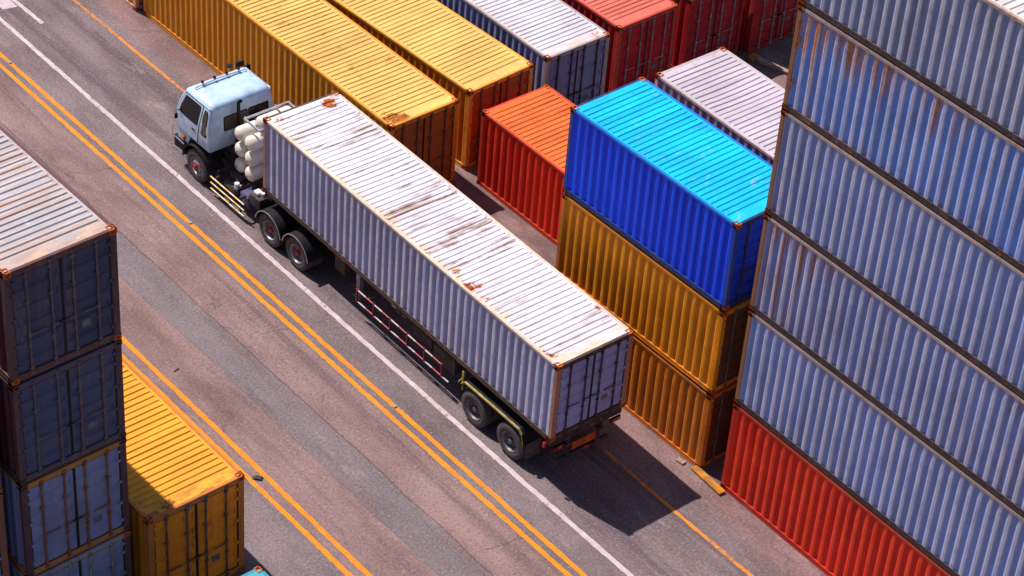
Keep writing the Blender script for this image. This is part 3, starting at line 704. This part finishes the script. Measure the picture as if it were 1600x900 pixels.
# rain gutter round the roof, sun visor, lamp bar
mb = MB(); q = ring_at(2.64); mb.tube([(x, y, 2.645) for x, y in rrect(q[1]-.006, q[2]+.006, q[3]-.006, q[4]+.006, q[5])], 0.011, 5, closed=True); tp('roof_gutter', mb, M_alu, cab)
mb = MB(); pts = [(0.40, 15.80, 2.71), (0.42, 15.80, 2.805), (1.25, 15.82, 2.835), (2.08, 15.80, 2.805), (2.10, 15.80, 2.71)]
mb.tube(pts, 0.018, 7); mb.tube([(0.66, 15.80, 2.74), (0.66, 15.80, 2.82)], 0.014, 6); mb.tube([(1.84, 15.80, 2.74), (1.84, 15.80, 2.82)], 0.014, 6)
mb.box(0.62, 15.77, 2.780, 1.90, 15.785, 2.803)
lampbar = tp('lamp_bar', mb, M_alu)
for x in (0.66, 1.06, 1.46, 1.86):
    mb = MB(); mb.lathe([(0, -.02), (.042, -.015), (.045, .03), (.03, .05), (0, .055)], (x, 15.83, 2.885), 'y', 12); mb.tube([(x, 15.82, 2.82), (x, 15.82, 2.86)], .012, 6)
    tp('marker_lamp', mb, M_black, lampbar)
# mirrors
for sx_, s in ((2.34, 1),):
    mb = MB(); mb.tube([(sx_, 16.20, 2.50), (sx_+s*.22, 16.42, 2.47), (sx_+s*.22, 16.42, 1.98), (sx_, 16.28, 1.90)], .013, 6)
    mir = tp('mirror_arm', mb, M_black)
    mb = MB(); mb.box(sx_+s*.13 if s > 0 else sx_+s*.33, 16.40, 2.06, sx_+s*.33 if s > 0 else sx_+s*.13, 16.47, 2.42, 0.018); tp('mirror', mb, M_black, mir)
mb = MB(); mb.tube([(2.00, 16.00, 2.62), (2.04, 16.25, 2.74), (2.24, 16.34, 2.72)], .014, 6)
mir = tp('mirror_arm', mb, M_black); mb = MB(); mb.box(2.10, 16.28, 2.56, 2.36, 16.34, 2.73, .02); tp('mirror', mb, M_black, mir)
mb = MB(); mb.lathe([(0, -.03), (.09, -.02), (.10, .02), (0, .05)], (1.84, 16.26, 2.75), 'z', 14); tp('mirror', mb, M_black, mir)
mb = MB(); mb.tube([(0.13, 16.18, 1.98), (0.04, 16.24, 1.96), (0.03, 16.24, 1.78)], .013, 6); mir = tp('mirror_arm', mb, M_black); mb = MB(); mb.box(-.02, 16.20, 1.70, .07, 16.26, 1.86, .015); tp('mirror', mb, M_black, mir)
# bumper, headlights, steps
mb = MB(); mb.box(0.14, 16.22, 0.50, 2.36, 16.56, 0.93, 0.05); mb.box(0.12, 15.94, 0.55, 0.30, 16.30, 0.95, 0.03); mb.box(2.20, 15.94, 0.55, 2.38, 16.30, 0.95, 0.03)
bump_ = tp('bumper', mb, M_black)
for x in (0.30, 1.90):
    mb = MB(); mb.box(x, 16.555, 0.62, x+0.30, 16.58, 0.82, 0.008); tp('headlight', mb, M_white, bump_)
mb = MB()
mb.tube([(0.13, 16.50, 1.30), (0.08, 16.52, 1.22), (0.08, 16.52, 0.98), (0.13, 16.52, 0.93)], 0.014, 6); tp('grab_rail', mb, M_alu, bump_)
mb = MB(); mb.tube([(0.10, 15.98, 0.92), (0.10, 16.50, 0.96)], 0.014, 6); mb.tube([(0.10, 16.0, 0.62), (0.10, 16.5, 0.60)], .014, 6); mb.tube([(0.10, 16.05, 0.62), (0.10, 16.05, 0.36)], .012, 6); tp('step_rail', mb, M_alu, bump_)
mb = MB(); mb.box(0.12, 16.02, 1.02, 0.175, 16.16, 1.14, .012); tp('turn_lamp', mb, M_amberlens)
# front wheel arches
def arch(cy, cz, r, a0, a1, x0, x1, t=0.018, n=16):
    mb = MB(); pts = []
    for k in range(n+1):
        a = R(a0+(a1-a0)*k/n); pts.append((cy+r*math.cos(a), cz+r*math.sin(a)))
    for k in range(n, -1, -1):
        a = R(a0+(a1-a0)*k/n); pts.append((cy+(r-t)*math.cos(a), cz+(r-t)*math.sin(a)))
    m_ = len(pts)
    A = [mb.b.verts.new((x0, *p)) for p in pts]; B = [mb.b.verts.new((x1, *p)) for p in pts]
    for k in range(m_):
        l = (k+1) % m_; mb.b.faces.new((A[k], A[l], B[l], B[k]))
    for k in range(n):
        mb.b.faces.new((A[k], A[m_-1-k], A[m_-2-k], A[k+1])); mb.b.faces.new((B[k], B[k+1], B[m_-2-k], B[m_-1-k]))
    return mb
for x0, x1 in ((0.08, 0.62), (1.88, 2.42)):
    tp('front_mudguard', arch(15.40, 0.50, 0.66, 2, 168, x0, x1, 0.03), M_black)
# wheels
def wheel_parts(xo, cy, s, w_, kind, prefix, parent, put, rimmat, dual=False):
    """s=+1: outer face at xo and the tyre runs to +x"""
    cz = 0.50
    def tyre(mb, o):
        pr = [(.285, .03), (.34, .004), (.40, .0), (.455, .014), (.485, .03), (.498, .055)]
        n = 4; a, b = .055, w_-.055
        for i in range(n):
            u = a+(b-a)*(i+.78)/n; v = a+(b-a)*(i+1)/n
            pr += [(.50, u), (.487, u+.004), (.487, v-.004), (.50, v)] if i < n-1 else []
        pr += [(.498, w_-.055), (.485, w_-.03), (.455, w_-.014), (.40, w_), (.34, w_-.004), (.285, w_-.03), (.285, .03)]
        mb.lathe([(r, s*(o+x)) for r, x in pr], (xo, cy, cz), 'x', 40)
        for k in range(44):          # tread blocks on both shoulders
            a = 2*PI*k/44
            for x_ in (.022, w_-.058):
                f = mb.box(xo+min(s*(o+x_), s*(o+x_+.036)), cy-.013, cz+.470, xo+max(s*(o+x_), s*(o+x_+.036)), cy+.013, cz+.499)
                vs = list({q for q_ in f for q in q_.verts})
                bmesh.ops.rotate(mb.b, verts=vs, cent=(xo, cy, cz), matrix=Matrix.Rotation(a, 3, 'X'))
    mb = MB(); tyre(mb, 0)
    if dual: tyre(mb, w_+.06)
    wh = put('wheel', mb, M_rubber, parent, 40)
    mb = MB()
    if kind == 'front': pr = [(.29, .04), (.285, .015), (.265, .02), (.25, .06), (.22, .05), (.15, .005), (.13, -.005), (.13, .02)]
    else: pr = [(.29, .035), (.285, .012), (.268, .016), (.25, .05), (.235, .15), (.19, .165), (.13, .155), (.12, .16)]
    mb.lathe([(r, s*x) for r, x in pr] + [(.12, s*.22), (.29, s*.24), (.29, s*.035)], (xo, cy, cz), 'x', 36)
    nf = len(mb.b.faces)
    for k in range(8):               # hand holes
        a = 2*PI*(k+.5)/8; hr = .19 if kind == 'front' else .205; hx = .032 if kind == 'front' else .158
        mb.lathe([(0, s*(hx-.004)), (.026, s*(hx-.004)), (.026, s*(hx+.02))], (xo, cy+hr*math.cos(a), cz+hr*math.sin(a)), 'x', 10)
    mb.b.faces.ensure_lookup_table()
    for f in mb.b.faces[nf:]: f.material_index = 1
    ro = put('rim', mb, rimmat, wh, 35); ro.data.materials.append(M_black)
    mb = MB(); o = -.01 if kind == 'front' else .15
    q = -.04 if kind == 'front' else .05
    mb.lathe([(.118, s*(o+.03)), (.112, s*o), (.085, s*(o-.004)), (.080, s*q), (.055, s*(q-.02)), (0, s*(q-.022))], (xo, cy, cz), 'x', 24)
    for k in range(8):
        a = 2*PI*k/8; mb.tube([(xo+s*(o+.005), cy+.100*math.cos(a), cz+.100*math.sin(a)), (xo+s*(o-.022), cy+.100*math.cos(a), cz+.100*math.sin(a))], .012, 6)
    put('hub', mb, M_red if prefix == 't' else M_dkrim, wh, 35)
    return wh
for s, xo in ((1, 0.05), (-1, 2.45)):
    wheel_parts(xo+s*.05, 15.40, s, .29, 'front', 't', tractor, tp, M_steel)
    for cy in (11.80, 10.54): wheel_parts(xo, cy, s, .26, 'rear', 't', tractor, tp, M_steel, True)
# mudguards over the driven wheels, with a pale edge
for x0, x1 in ((0.02, 0.66), (1.84, 2.48)):
    for cy in (11.80, 10.54):
        gd = tp('rear_mudguard', arch(cy, 0.50, 0.60, 12, 172, x0, x1), M_black)
        xe = x0-.012 if x0 < 1 else x1
        tp('guard_edge', arch(cy, 0.50, 0.604, 12, 172, xe, xe+.012, .026), M_alu, gd)
# frame, axles, fifth wheel, engine
mb = MB()
for x in (XC-.43, XC+.36): mb.box(x, 9.85, .74, x+.07, 16.1, 1.00)
for y in (9.86, 11.1, 12.4, 13.2, 14.2): mb.box(XC-.36, y, .78, XC+.36, y+.10, .96)
for y in (15.4, 11.8, 10.54): mb.tube([(XC-.85, y, .5), (XC+.85, y, .5)], .075, 10)
for y in (11.8, 10.54): mb.lathe([(0, -.2), (.16, -.16), (.2, 0), (.16, .16), (0, .2)], (XC, y, .52), 'x', 16)
mb.box(XC-.40, 14.55, .62, XC+.40, 16.1, 1.24, .04)
for x in (XC-.62, XC+.48): mb.box(x, 10.3, .66, x+.10, 12.1, .74); mb.box(x, 14.9, .60, x+.10, 15.95, .66)
tp('chassis', mb, M_chassis)
mb = MB(); mb.prism([(XC-.45, 11.55), (XC+.45, 11.55), (XC+.48, 11.1), (XC+.28, 10.55), (XC+.07, 10.50), (XC, 10.9), (XC-.07, 10.50), (XC-.28, 10.55), (XC-.48, 11.1)], 'z', 1.02, 1.10)
tp('fifth_wheel', mb, M_chassis)
# left side between the wheels: guard, air tanks, boxes, pipes
mb = MB()
for z in (.60, .40, .20): mb.tube([(.10, 13.04, z), (.10, 14.66, z)], .021, 8)
sg = tp('side_guard', mb, M_yelband)
mb = MB()
for y in (13.25, 14.40):
    mb = MB(); mb.box(.12, y, .17, .17, y+.05, .64); mb.box(.12, y, .64, .85, y+.05, .70); tp('guard_bracket', mb, M_chassis, sg)
mb = MB()
for z in (.60, .40, .20): mb.tube([(2.40, 13.04, z), (2.40, 14.66, z)], .021, 8)
sg = tp('side_guard', mb, M_yelband)
mb = MB()
for y in (13.25, 14.40):
    mb = MB(); mb.box(2.33, y, .17, 2.38, y+.05, .64); mb.box(1.65, y, .64, 2.38, y+.05, .70); tp('guard_bracket', mb, M_chassis, sg)
mb = MB(); mb.lathe([(0, -.34), (.10, -.32), (.145, -.25), (.145, .25), (.10, .32), (0, .34)], (.42, 14.02, .48), 'y', 18); tp('air_tank', mb, M_chassis)
mb = MB(); mb.lathe([(0, -.30), (.10, -.28), (.13, -.22), (.13, .22), (.10, .28), (0, .30)], (.62, 14.05, .74), 'y', 18); tp('air_tank', mb, M_chassis)
mb = MB(); mb.box(.30, 13.10, .30, .74, 13.52, .68, .02); mb.box(.33, 13.13, .685, .71, 13.49, .71, .01); tp('battery_box', mb, M_bluegrey)
mb = MB(); mb.lathe([(0, -.10), (.07, -.09), (.08, 0), (.07, .09), (0, .10)], (.34, 13.72, .74), 'z', 14); mb.box(.36, 13.66, .66, .46, 13.80, .72); tp('air_filter', mb, M_white)
mb = MB()
mb.tube([(.20, 14.45, .70), (.20, 14.45, .86), (.60, 14.42, .90), (1.0, 14.4, .95)], .016, 6)
mb.tube([(.20, 12.98, .66), (.22, 12.98, .88), (.62, 12.98, .98), (1.1, 13.0, 1.0)], .016, 6)
mb.tube([(.30, 13.9, .72), (.40, 13.8, .84), (.50, 13.95, .86), (.52, 14.2, .80)], .018, 6)
mb.tube([(.50, 13.6, .66), (.55, 13.5, .82), (.70, 13.5, .90), (.80, 13.3, .96)], .016, 6)
mb.tube([(.25, 13.55, .60), (.30, 13.62, .72), (.42, 13.60, .78), (.6, 13.72, .76)], .014, 6)
tp('air_pipe', mb, M_chassis)
mb = MB(); mb.box(.18, 12.42, .72, .70, 12.90, 1.06, .02); tp('tool_box', mb, M_chassis)
mb = MB(); mb.box(.26, 12.62, 1.065, .44, 12.82, 1.16, .02); mb.lathe([(0, 0), (.05, 0), (.05, .10), (0, .12)], (.40, 12.55, 1.065), 'z', 12); tp('brake_valve', mb, M_white)
mb = MB(); mb.box(.46, 12.50, 1.065, .58, 12.66, 1.22, .02); mb.tube([(.52, 12.6, 1.2), (.54, 12.5, 1.34), (.62, 12.42, 1.40)], .03, 8); tp('brake_valve', mb, M_valve)
mb = MB(); mb.lathe([(0, -.46), (.24, -.45), (.27, -.40), (.27, .40), (.24, .45), (0, .46)], (2.10, 13.85, .58), 'y', 20); tp('fuel_tank', mb, M_alu)
# cylinder rack behind the cab
mb = MB()
for z in (2.70,):
    mb.box(.70, 13.87, z, 2.20, 13.92, z+.05); mb.box(.70, 13.18, z, 2.20, 13.23, z+.05)
    for x in (.70, 2.15): mb.box(x, 13.231, z+.002, x+.05, 13.869, z+.048)
for x in (1.00, 2.02):
    for y in (14.31, 13.76, 13.16): mb.box(x, y-.02, 1.0, x+.05, y+.02, 2.70 if y < 14 else 2.45)
    mb.box(x, 13.18, 1.0, x+.05, 14.33, 1.06)
for z in (1.38, 1.92):
    for y in (14.29, 13.73): mb.box(1.051, y, z, 2.019, y+.04, z+.03)
rack = tp('cylinder_rack', mb, M_alu)
def cyl(x, y, z, Lc=1.62):
    mb = MB(); rr_ = .218; pr = []
    for k in range(9):
        a = PI/2*k/8; pr.append((rr_*math.sin(a), .13*(1-math.cos(a))))
    pr += [(r, Lc-o) for r, o in reversed(pr)]
    mb.lathe(pr, (x, y, z), 'x', 28)
    o = tp('gas_cylinder', mb, M_cream, smooth=60)
    mb = MB()
    for xx in (.66, Lc-.38)[:1 if Lc < 1.5 else 2]: mb.lathe([(rr_+.001, xx), (rr_+.008, xx), (rr_+.008, xx+.045), (rr_+.001, xx+.045)], (x, y, z), 'x', 28)
    tp('strap', mb, M_black, o, 40)
    mb = MB(); mb.lathe([(0, -.05), (.022, -.05), (.022, .012), (0, .012)], (x, y, z), 'x', 10); tp('valve', mb, M_steel, o)
for z in (2.17, 1.645, 1.12): cyl(.55, 14.03, z)
for z in (2.19, 1.68, 1.17): cyl(.50, 13.47, z)
cyl(.92, 13.55, 2.64, 1.15)
mb = MB(); mb.tube([(1.02, 14.62, .95), (1.02, 14.62, 2.72), (1.02, 14.58, 2.82), (1.02, 14.50, 2.86)], .050, 12); mb.lathe([(.075, 0), (.085, .02), (.085, .55), (.075, .57)], (1.02, 14.62, 1.25), 'z', 16)
tp('exhaust_stack', mb, M_black)

# ------------------------------------------------------------------ semi-trailer (own axes: x across, y forward from its tail)
trailer = empty('semi_trailer', (0, 0, 0), R(-1.009))
tag(trailer, 'rusty black skeletal semi-trailer carrying the white roofed container', 'trailer')
def sp(name, mb, mat, parent=None, smooth=30): return link(name, mb.mesh(name, smooth), mat, parent or trailer)
C_ = 1.19
mb = MB()
for x in (C_-.60, C_+.46):
    mb.box(x, .06, 1.36, x+.14, 11.9, 1.385); mb.box(x, .06, 1.03, x+.14, 9.4, 1.055); mb.box(x+.055, .06, 1.055, x+.085, 11.9, 1.36)
    mb.box(x, 9.4, 1.16, x+.14, 11.9, 1.185)
for i in range(10): mb.box(C_-.46, .9+i*1.16, 1.12, C_+.46, .98+i*1.16, 1.30)
for y in (.04, 5.9, 6.15, 11.98): mb.box(.06, y, 1.29, 2.32, y+.20, 1.475)
for y in (2.2, 3.9, 7.6, 9.3, 10.6):
    for x0, x1 in ((.10, C_-.60), (C_+.60, 2.28)): mb.box(x0, y, 1.33, x1, y+.08, 1.47)
for x in (.06, 2.27): mb.box(x, .24, 1.395, x+.05, 11.98, 1.455)
sp('frame', mb, M_trail)
for y in (2.85, 1.42):
    mb = MB(); mb.tube([(.3, y, .5), (2.08, y, .5)], .075, 12)
    for x in (C_-.53, C_+.53): mb.box(x-.04, y-.62, .60, x+.04, y+.62, .66); mb.box(x-.05, y-.05, .5, x+.05, y+.05, 1.03)
    sp('axle', mb, M_trail)
for s, xo in ((1, -.08), (-1, 2.46)):
    for cy in (2.85, 1.42): wheel_parts(xo, cy, s, .26, 'rear', 'r', trailer, sp, M_dkrim, True)
# flat-topped fenders with a yellow edge
FP = [(3.50, .74), (3.40, 1.00), (3.26, 1.13), (2.15, 1.15), (1.10, 1.15), (.98, 1.04), (.90, .74)]
for x0, x1, xe in ((-.06, .54, -.075), (1.84, 2.44, 2.44)):
    def sheet(pr, t, a, b):
        mb = MB(); n = len(pr); lo = [(y, z-t) for y, z in pr]
        A = [[mb.b.verts.new((x, y, z)) for y, z in pr] for x in (a, b)]; B = [[mb.b.verts.new((x, y, z)) for y, z in lo] for x in (a, b)]
        for k in range(n-1):
            mb.b.faces.new((A[0][k], A[0][k+1], A[1][k+1], A[1][k])); mb.b.faces.new((B[0][k], B[1][k], B[1][k+1], B[0][k+1]))
            for i in (0, 1): mb.b.faces.new((A[i][k], B[i][k], B[i][k+1], A[i][k+1]))
        for k in (0, n-1): mb.b.faces.new((A[0][k], A[1][k], B[1][k], B[0][k]))
        return mb
    fd = sp('fender', sheet(FP, .012, x0, x1), M_black)
    sp('fender_edge', sheet([(y, z+.006) for y, z in FP[1:]], .036, xe, xe+.015), M_oliv, fd)
    sp('fender_lip', sheet([(y, z+.018) for y, z in FP[1:-1]], .010, x0-.005 if x0 < 0 else x1-.024, x0+.028 if x0 < 0 else x1+.005), M_oliv, fd)
    mb = MB(); xx = .02 if x0 < 0 else 2.30
    mb.box(xx, 3.42, .70, xx+.05, 3.48, 1.30); mb.tube([(xx+.02, 3.44, 1.12), (xx+.02, 3.62, .84)], .02, 6); sp('fender_stay', mb, M_oliv, fd)
    mb = MB(); mb.box(xx, .86, .28, xx+.46, .88, .78, 0); sp('mud_flap', mb, M_rubber, fd)
# red and white side guards
for x in (.04, 2.34):
    mb = MB()
    mb.tube([(x, 4.30, .90), (x, 8.02, .90)], .021, 8); mb.tube([(x, 4.02, .53), (x, 8.02, .53)], .021, 8)
    gd = sp('side_guard', mb, M_redband)
    for y in (4.32, 5.05, 5.78, 6.52, 7.25, 7.98):
        mb = MB(); mb.box(x-.020, y-.022, .50, x+.020, y+.022, .94); sp('guard_post', mb, M_dkred, gd)
    xi = x+.30 if x < 1 else x-.30
    for y in (4.9, 7.5):
        mb = MB(); mb.tube([(x, y, .90), (xi, y, .92), (xi, y, 1.34)], .022, 6); sp('guard_stay', mb, M_trail, gd)
for x in (.36, 1.90):
    mb = MB(); mb.box(x, 8.30, .55, x+.14, 8.46, 1.34, .01); mb.box(x+.02, 8.32, .30, x+.12, 8.44, .56); mb.box(x-.06, 8.24, .27, x+.20, 8.52, .30)
    mb.tube([(x+.07, 8.30, 1.1), (C_, 7.7, 1.08)], .03, 6); sp('landing_leg', mb, M_steel if x < 1 else M_trail)
mb = MB(); mb.lathe([(0, -.32), (.09, -.30), (.12, -.25), (.12, .25), (.09, .30), (0, .32)], (.40, 6.55, 1.10), 'y', 18); sp('air_tank', mb, M_cream)
mb = MB(); mb.box(.32, 5.1, .72, .86, 5.9, 1.02, .02); sp('tool_box', mb, M_chassis)
mb = MB()
for x, z in ((C_-.34, 1.05), (C_-.26, 1.02), (C_+.2, 1.04)): mb.tube([(x, .8, z), (x+.05, 3.9, z-.03), (x-.03, 7.2, z+.01), (x, 11.4, z+.08)], .022, 6)
sp('brake_line', mb, M_black)
mb = MB(); mb.box(.16, 3.95, .74, .70, 4.85, 1.22, .02); sp('tool_box', mb, M_chassis)  # added gear down to the tail, filling the open underside so it looks dark
mb = MB(); mb.lathe([(.20, 0), (.28, -.02), (.42, -.02), (.49, .02), (.50, .11), (.49, .20), (.42, .24), (.28, .24), (.20, .22), (.20, 0)], (C_, 7.2, .76), 'z', 36); sp('added_spare_wheel', mb, M_rubber)
mb = MB()
for y in (6.75, 7.6): mb.box(C_-.62, y, .70, C_+.62, y+.05, .745); mb.box(C_-.60, y, .745, C_-.55, y+.05, 1.04); mb.box(C_+.55, y, .745, C_+.60, y+.05, 1.04)
sp('added_wheel_carrier', mb, M_trail)
mb = MB(); mb.box(.30, 8.9, .62, 2.08, 9.35, 1.10, .02); sp('added_pallet_box', mb, M_trail)
for x in (.24, 1.55):
    mb = MB(); mb.lathe([(0, -.45), (.10, -.43), (.15, -.36), (.15, .36), (.10, .43), (0, .45)], (x+.3, 4.2, .84), 'y', 16); sp('air_tank', mb, M_chassis)
# tail: cross bar, posts, orange plate, lamps
mb = MB(); mb.box(.36, .10, .56, 2.02, .18, .66, .01)
for x in (.66, 1.66): mb.box(x, .12, .66, x+.07, .18, 1.30)
mb.tube([(.70, .15, .64), (1.19, .15, 1.06)], .022, 6); mb.tube([(1.69, .15, .64), (1.19, .15, 1.06)], .022, 6)
rb = sp('rear_bumper', mb, M_trail)
mb = MB(); mb.box(.82, .085, .78, 1.58, .098, 1.02); sp('marker_plate', mb, M_orangeplate, rb)
for x in (.10, 1.96):
    mb = MB(); mb.box(x, .0, 1.12, x+.32, .06, 1.25, .01); tl = sp('tail_lamp', mb, M_black)
    mb = MB(); mb.box(x+.02, -.012, 1.135, x+.15, -.001, 1.235, .004); sp('lens', mb, M_redlens, tl)
    mb = MB(); mb.box(x+.17, -.012, 1.135, x+.30, -.001, 1.235, .004); sp('lens', mb, M_amberlens, tl)
for x in (.05, 2.22):
    for y in (.08, 12.06): 
        mb = MB(); mb.box(x, y, 1.4755, x+.10, y+.08, 1.489); sp('twist_lock', mb, M_cast)
mb = MB(); mb.box(-.04, .16, 1.20, .02, .24, 1.36, .01); sp('side_lamp', mb, M_redlens)

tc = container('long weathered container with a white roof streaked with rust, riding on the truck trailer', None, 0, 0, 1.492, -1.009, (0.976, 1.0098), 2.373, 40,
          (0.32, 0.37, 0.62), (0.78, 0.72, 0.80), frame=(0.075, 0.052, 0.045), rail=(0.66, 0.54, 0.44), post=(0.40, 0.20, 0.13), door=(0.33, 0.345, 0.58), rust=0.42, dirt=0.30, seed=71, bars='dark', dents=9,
          roof_kw=dict(rust=0.22, soft=0.26, dirt=0.62, tone=0.16, edgecol=(0.66, 0.50, 0.30), bands=((10.9, .3, .05), (10.1, .25, .08), (6.95, .26, .13), (5.4, .40, .10), (4.5, .2, .07)), dirtcol=(0.26, 0.175, 0.11), rustcol=(0.52, 0.13, 0.015), spots=((0.42, 11.78, 0.42, 0.22), (1.95, 11.75, 0.40, 0.34), (0.28, 4.25, 0.25, 0.36), (0.30, 3.55, 0.42, 0.38), (0.34, 3.0, 0.30, 0.33), (0.28, 0.55, 0.40, 0.22), (2.15, 1.15, 0.40, 0.20))),
          side_kw=dict(dirtcol=(0.30, 0.24, 0.24), ridge_sun=(0.68, 0.64, 0.72)), door_kw=dict(dirtcol=(0.13, 0.13, 0.24)))

# ------------------------------------------------------------------ small things lying about
M_plank = plain('yellow painted timber', (0.52, 0.20, 0.012), 0.8, 0, 0.4, 6, dirt=0.5)
M_wood = plain('bare timber', (0.40, 0.26, 0.18), 0.85, 0, 0.35, 7, dirt=0.3)
mb = MB(); mb.box(-.10, -.56, 0.004, .10, .56, .08, .012)
o = mb.obj('timber_block', M_plank); o.location = (3.43, -2.16, 0); o.rotation_euler = (0, 0, R(-4)); tag(o, 'yellow painted timber block on the ground between the amber stack and the red container', 'timber block')
mb = MB(); mb.box(-.07, -.11, 0, .07, .11, .05, .008)
o = mb.obj('timber_block', M_wood); o.location = (3.36, -1.25, 0.004); o.rotation_euler = (0, 0, R(6)); tag(o, 'small bare wood block just behind the yellow timber block', 'timber block')
mb = MB(); mb.box(-.10, -.75, 0.004, .10, .75, .12, .01)
o = mb.obj('timber_beam', M_wood); o.location = (18.0, 10.15, 0); o.rotation_euler = (0, 0, R(14)); tag(o, 'pale timber beam on the dark ground below the red container ends', 'timber beam')
mb = MB(); mb.box(-.18, -.12, 0.004, .18, .12, .14, .02)
o = mb.obj('timber_block', M_plank); o.location = (17.75, 11.0, 0); tag(o, 'orange block on the ground beside the pale timber beam', 'timber block')
M_stud = plain('road stud casting', (0.45, 0.40, 0.40), 0.4, 0.3, 0.3)
M_studr = plain('dark stud reflector', (0.10, 0.03, 0.02), 0.2, 0, 0.2)
def stud(x, y, label):
    b = MB(); b.prism([(-.06, .004), (-.035, .030), (.035, .030), (.06, .004)], 'x', -.055, .055)
    o = b.obj('road_stud', M_stud); o.location = (x, y, .004); tag(o, label, 'road stud', 'studs along the double yellow line')
    b = MB(); b.box(-.045, -.056, .012, .045, -.046, .022); b.obj('reflector', M_studr, o)
stud(-1.12, 23.46, 'small road stud on the yellow line at the far upper left')
stud(-1.14, 13.85, 'small road stud on the yellow line beside the truck front wheels')
stud(-1.19, 4.53, 'small road stud on the yellow line beside the trailer guard rail')
b = MB(); b.prism([(-.13, 0), (-.08, .04), (.05, .05), (.13, 0)], 'x', -.06, .06)
o = b.obj('road_stud', M_chassis); o.location = (-5.50, 4.36, .006); o.rotation_euler = (0, 0, R(40)); tag(o, 'larger dark grey stud between the yellow lines by the low amber container', 'road stud')
b = MB(); b.box(-.09, -.014, 0, .09, .014, .015); o = b.obj('metal_scrap', M_chassis); o.location = (-4.87, 8.87, .006); o.rotation_euler = (0, 0, R(10)); tag(o, 'thin dark scrap lying on the pinkish lane', 'scrap')
bpy.context.view_layer.update()
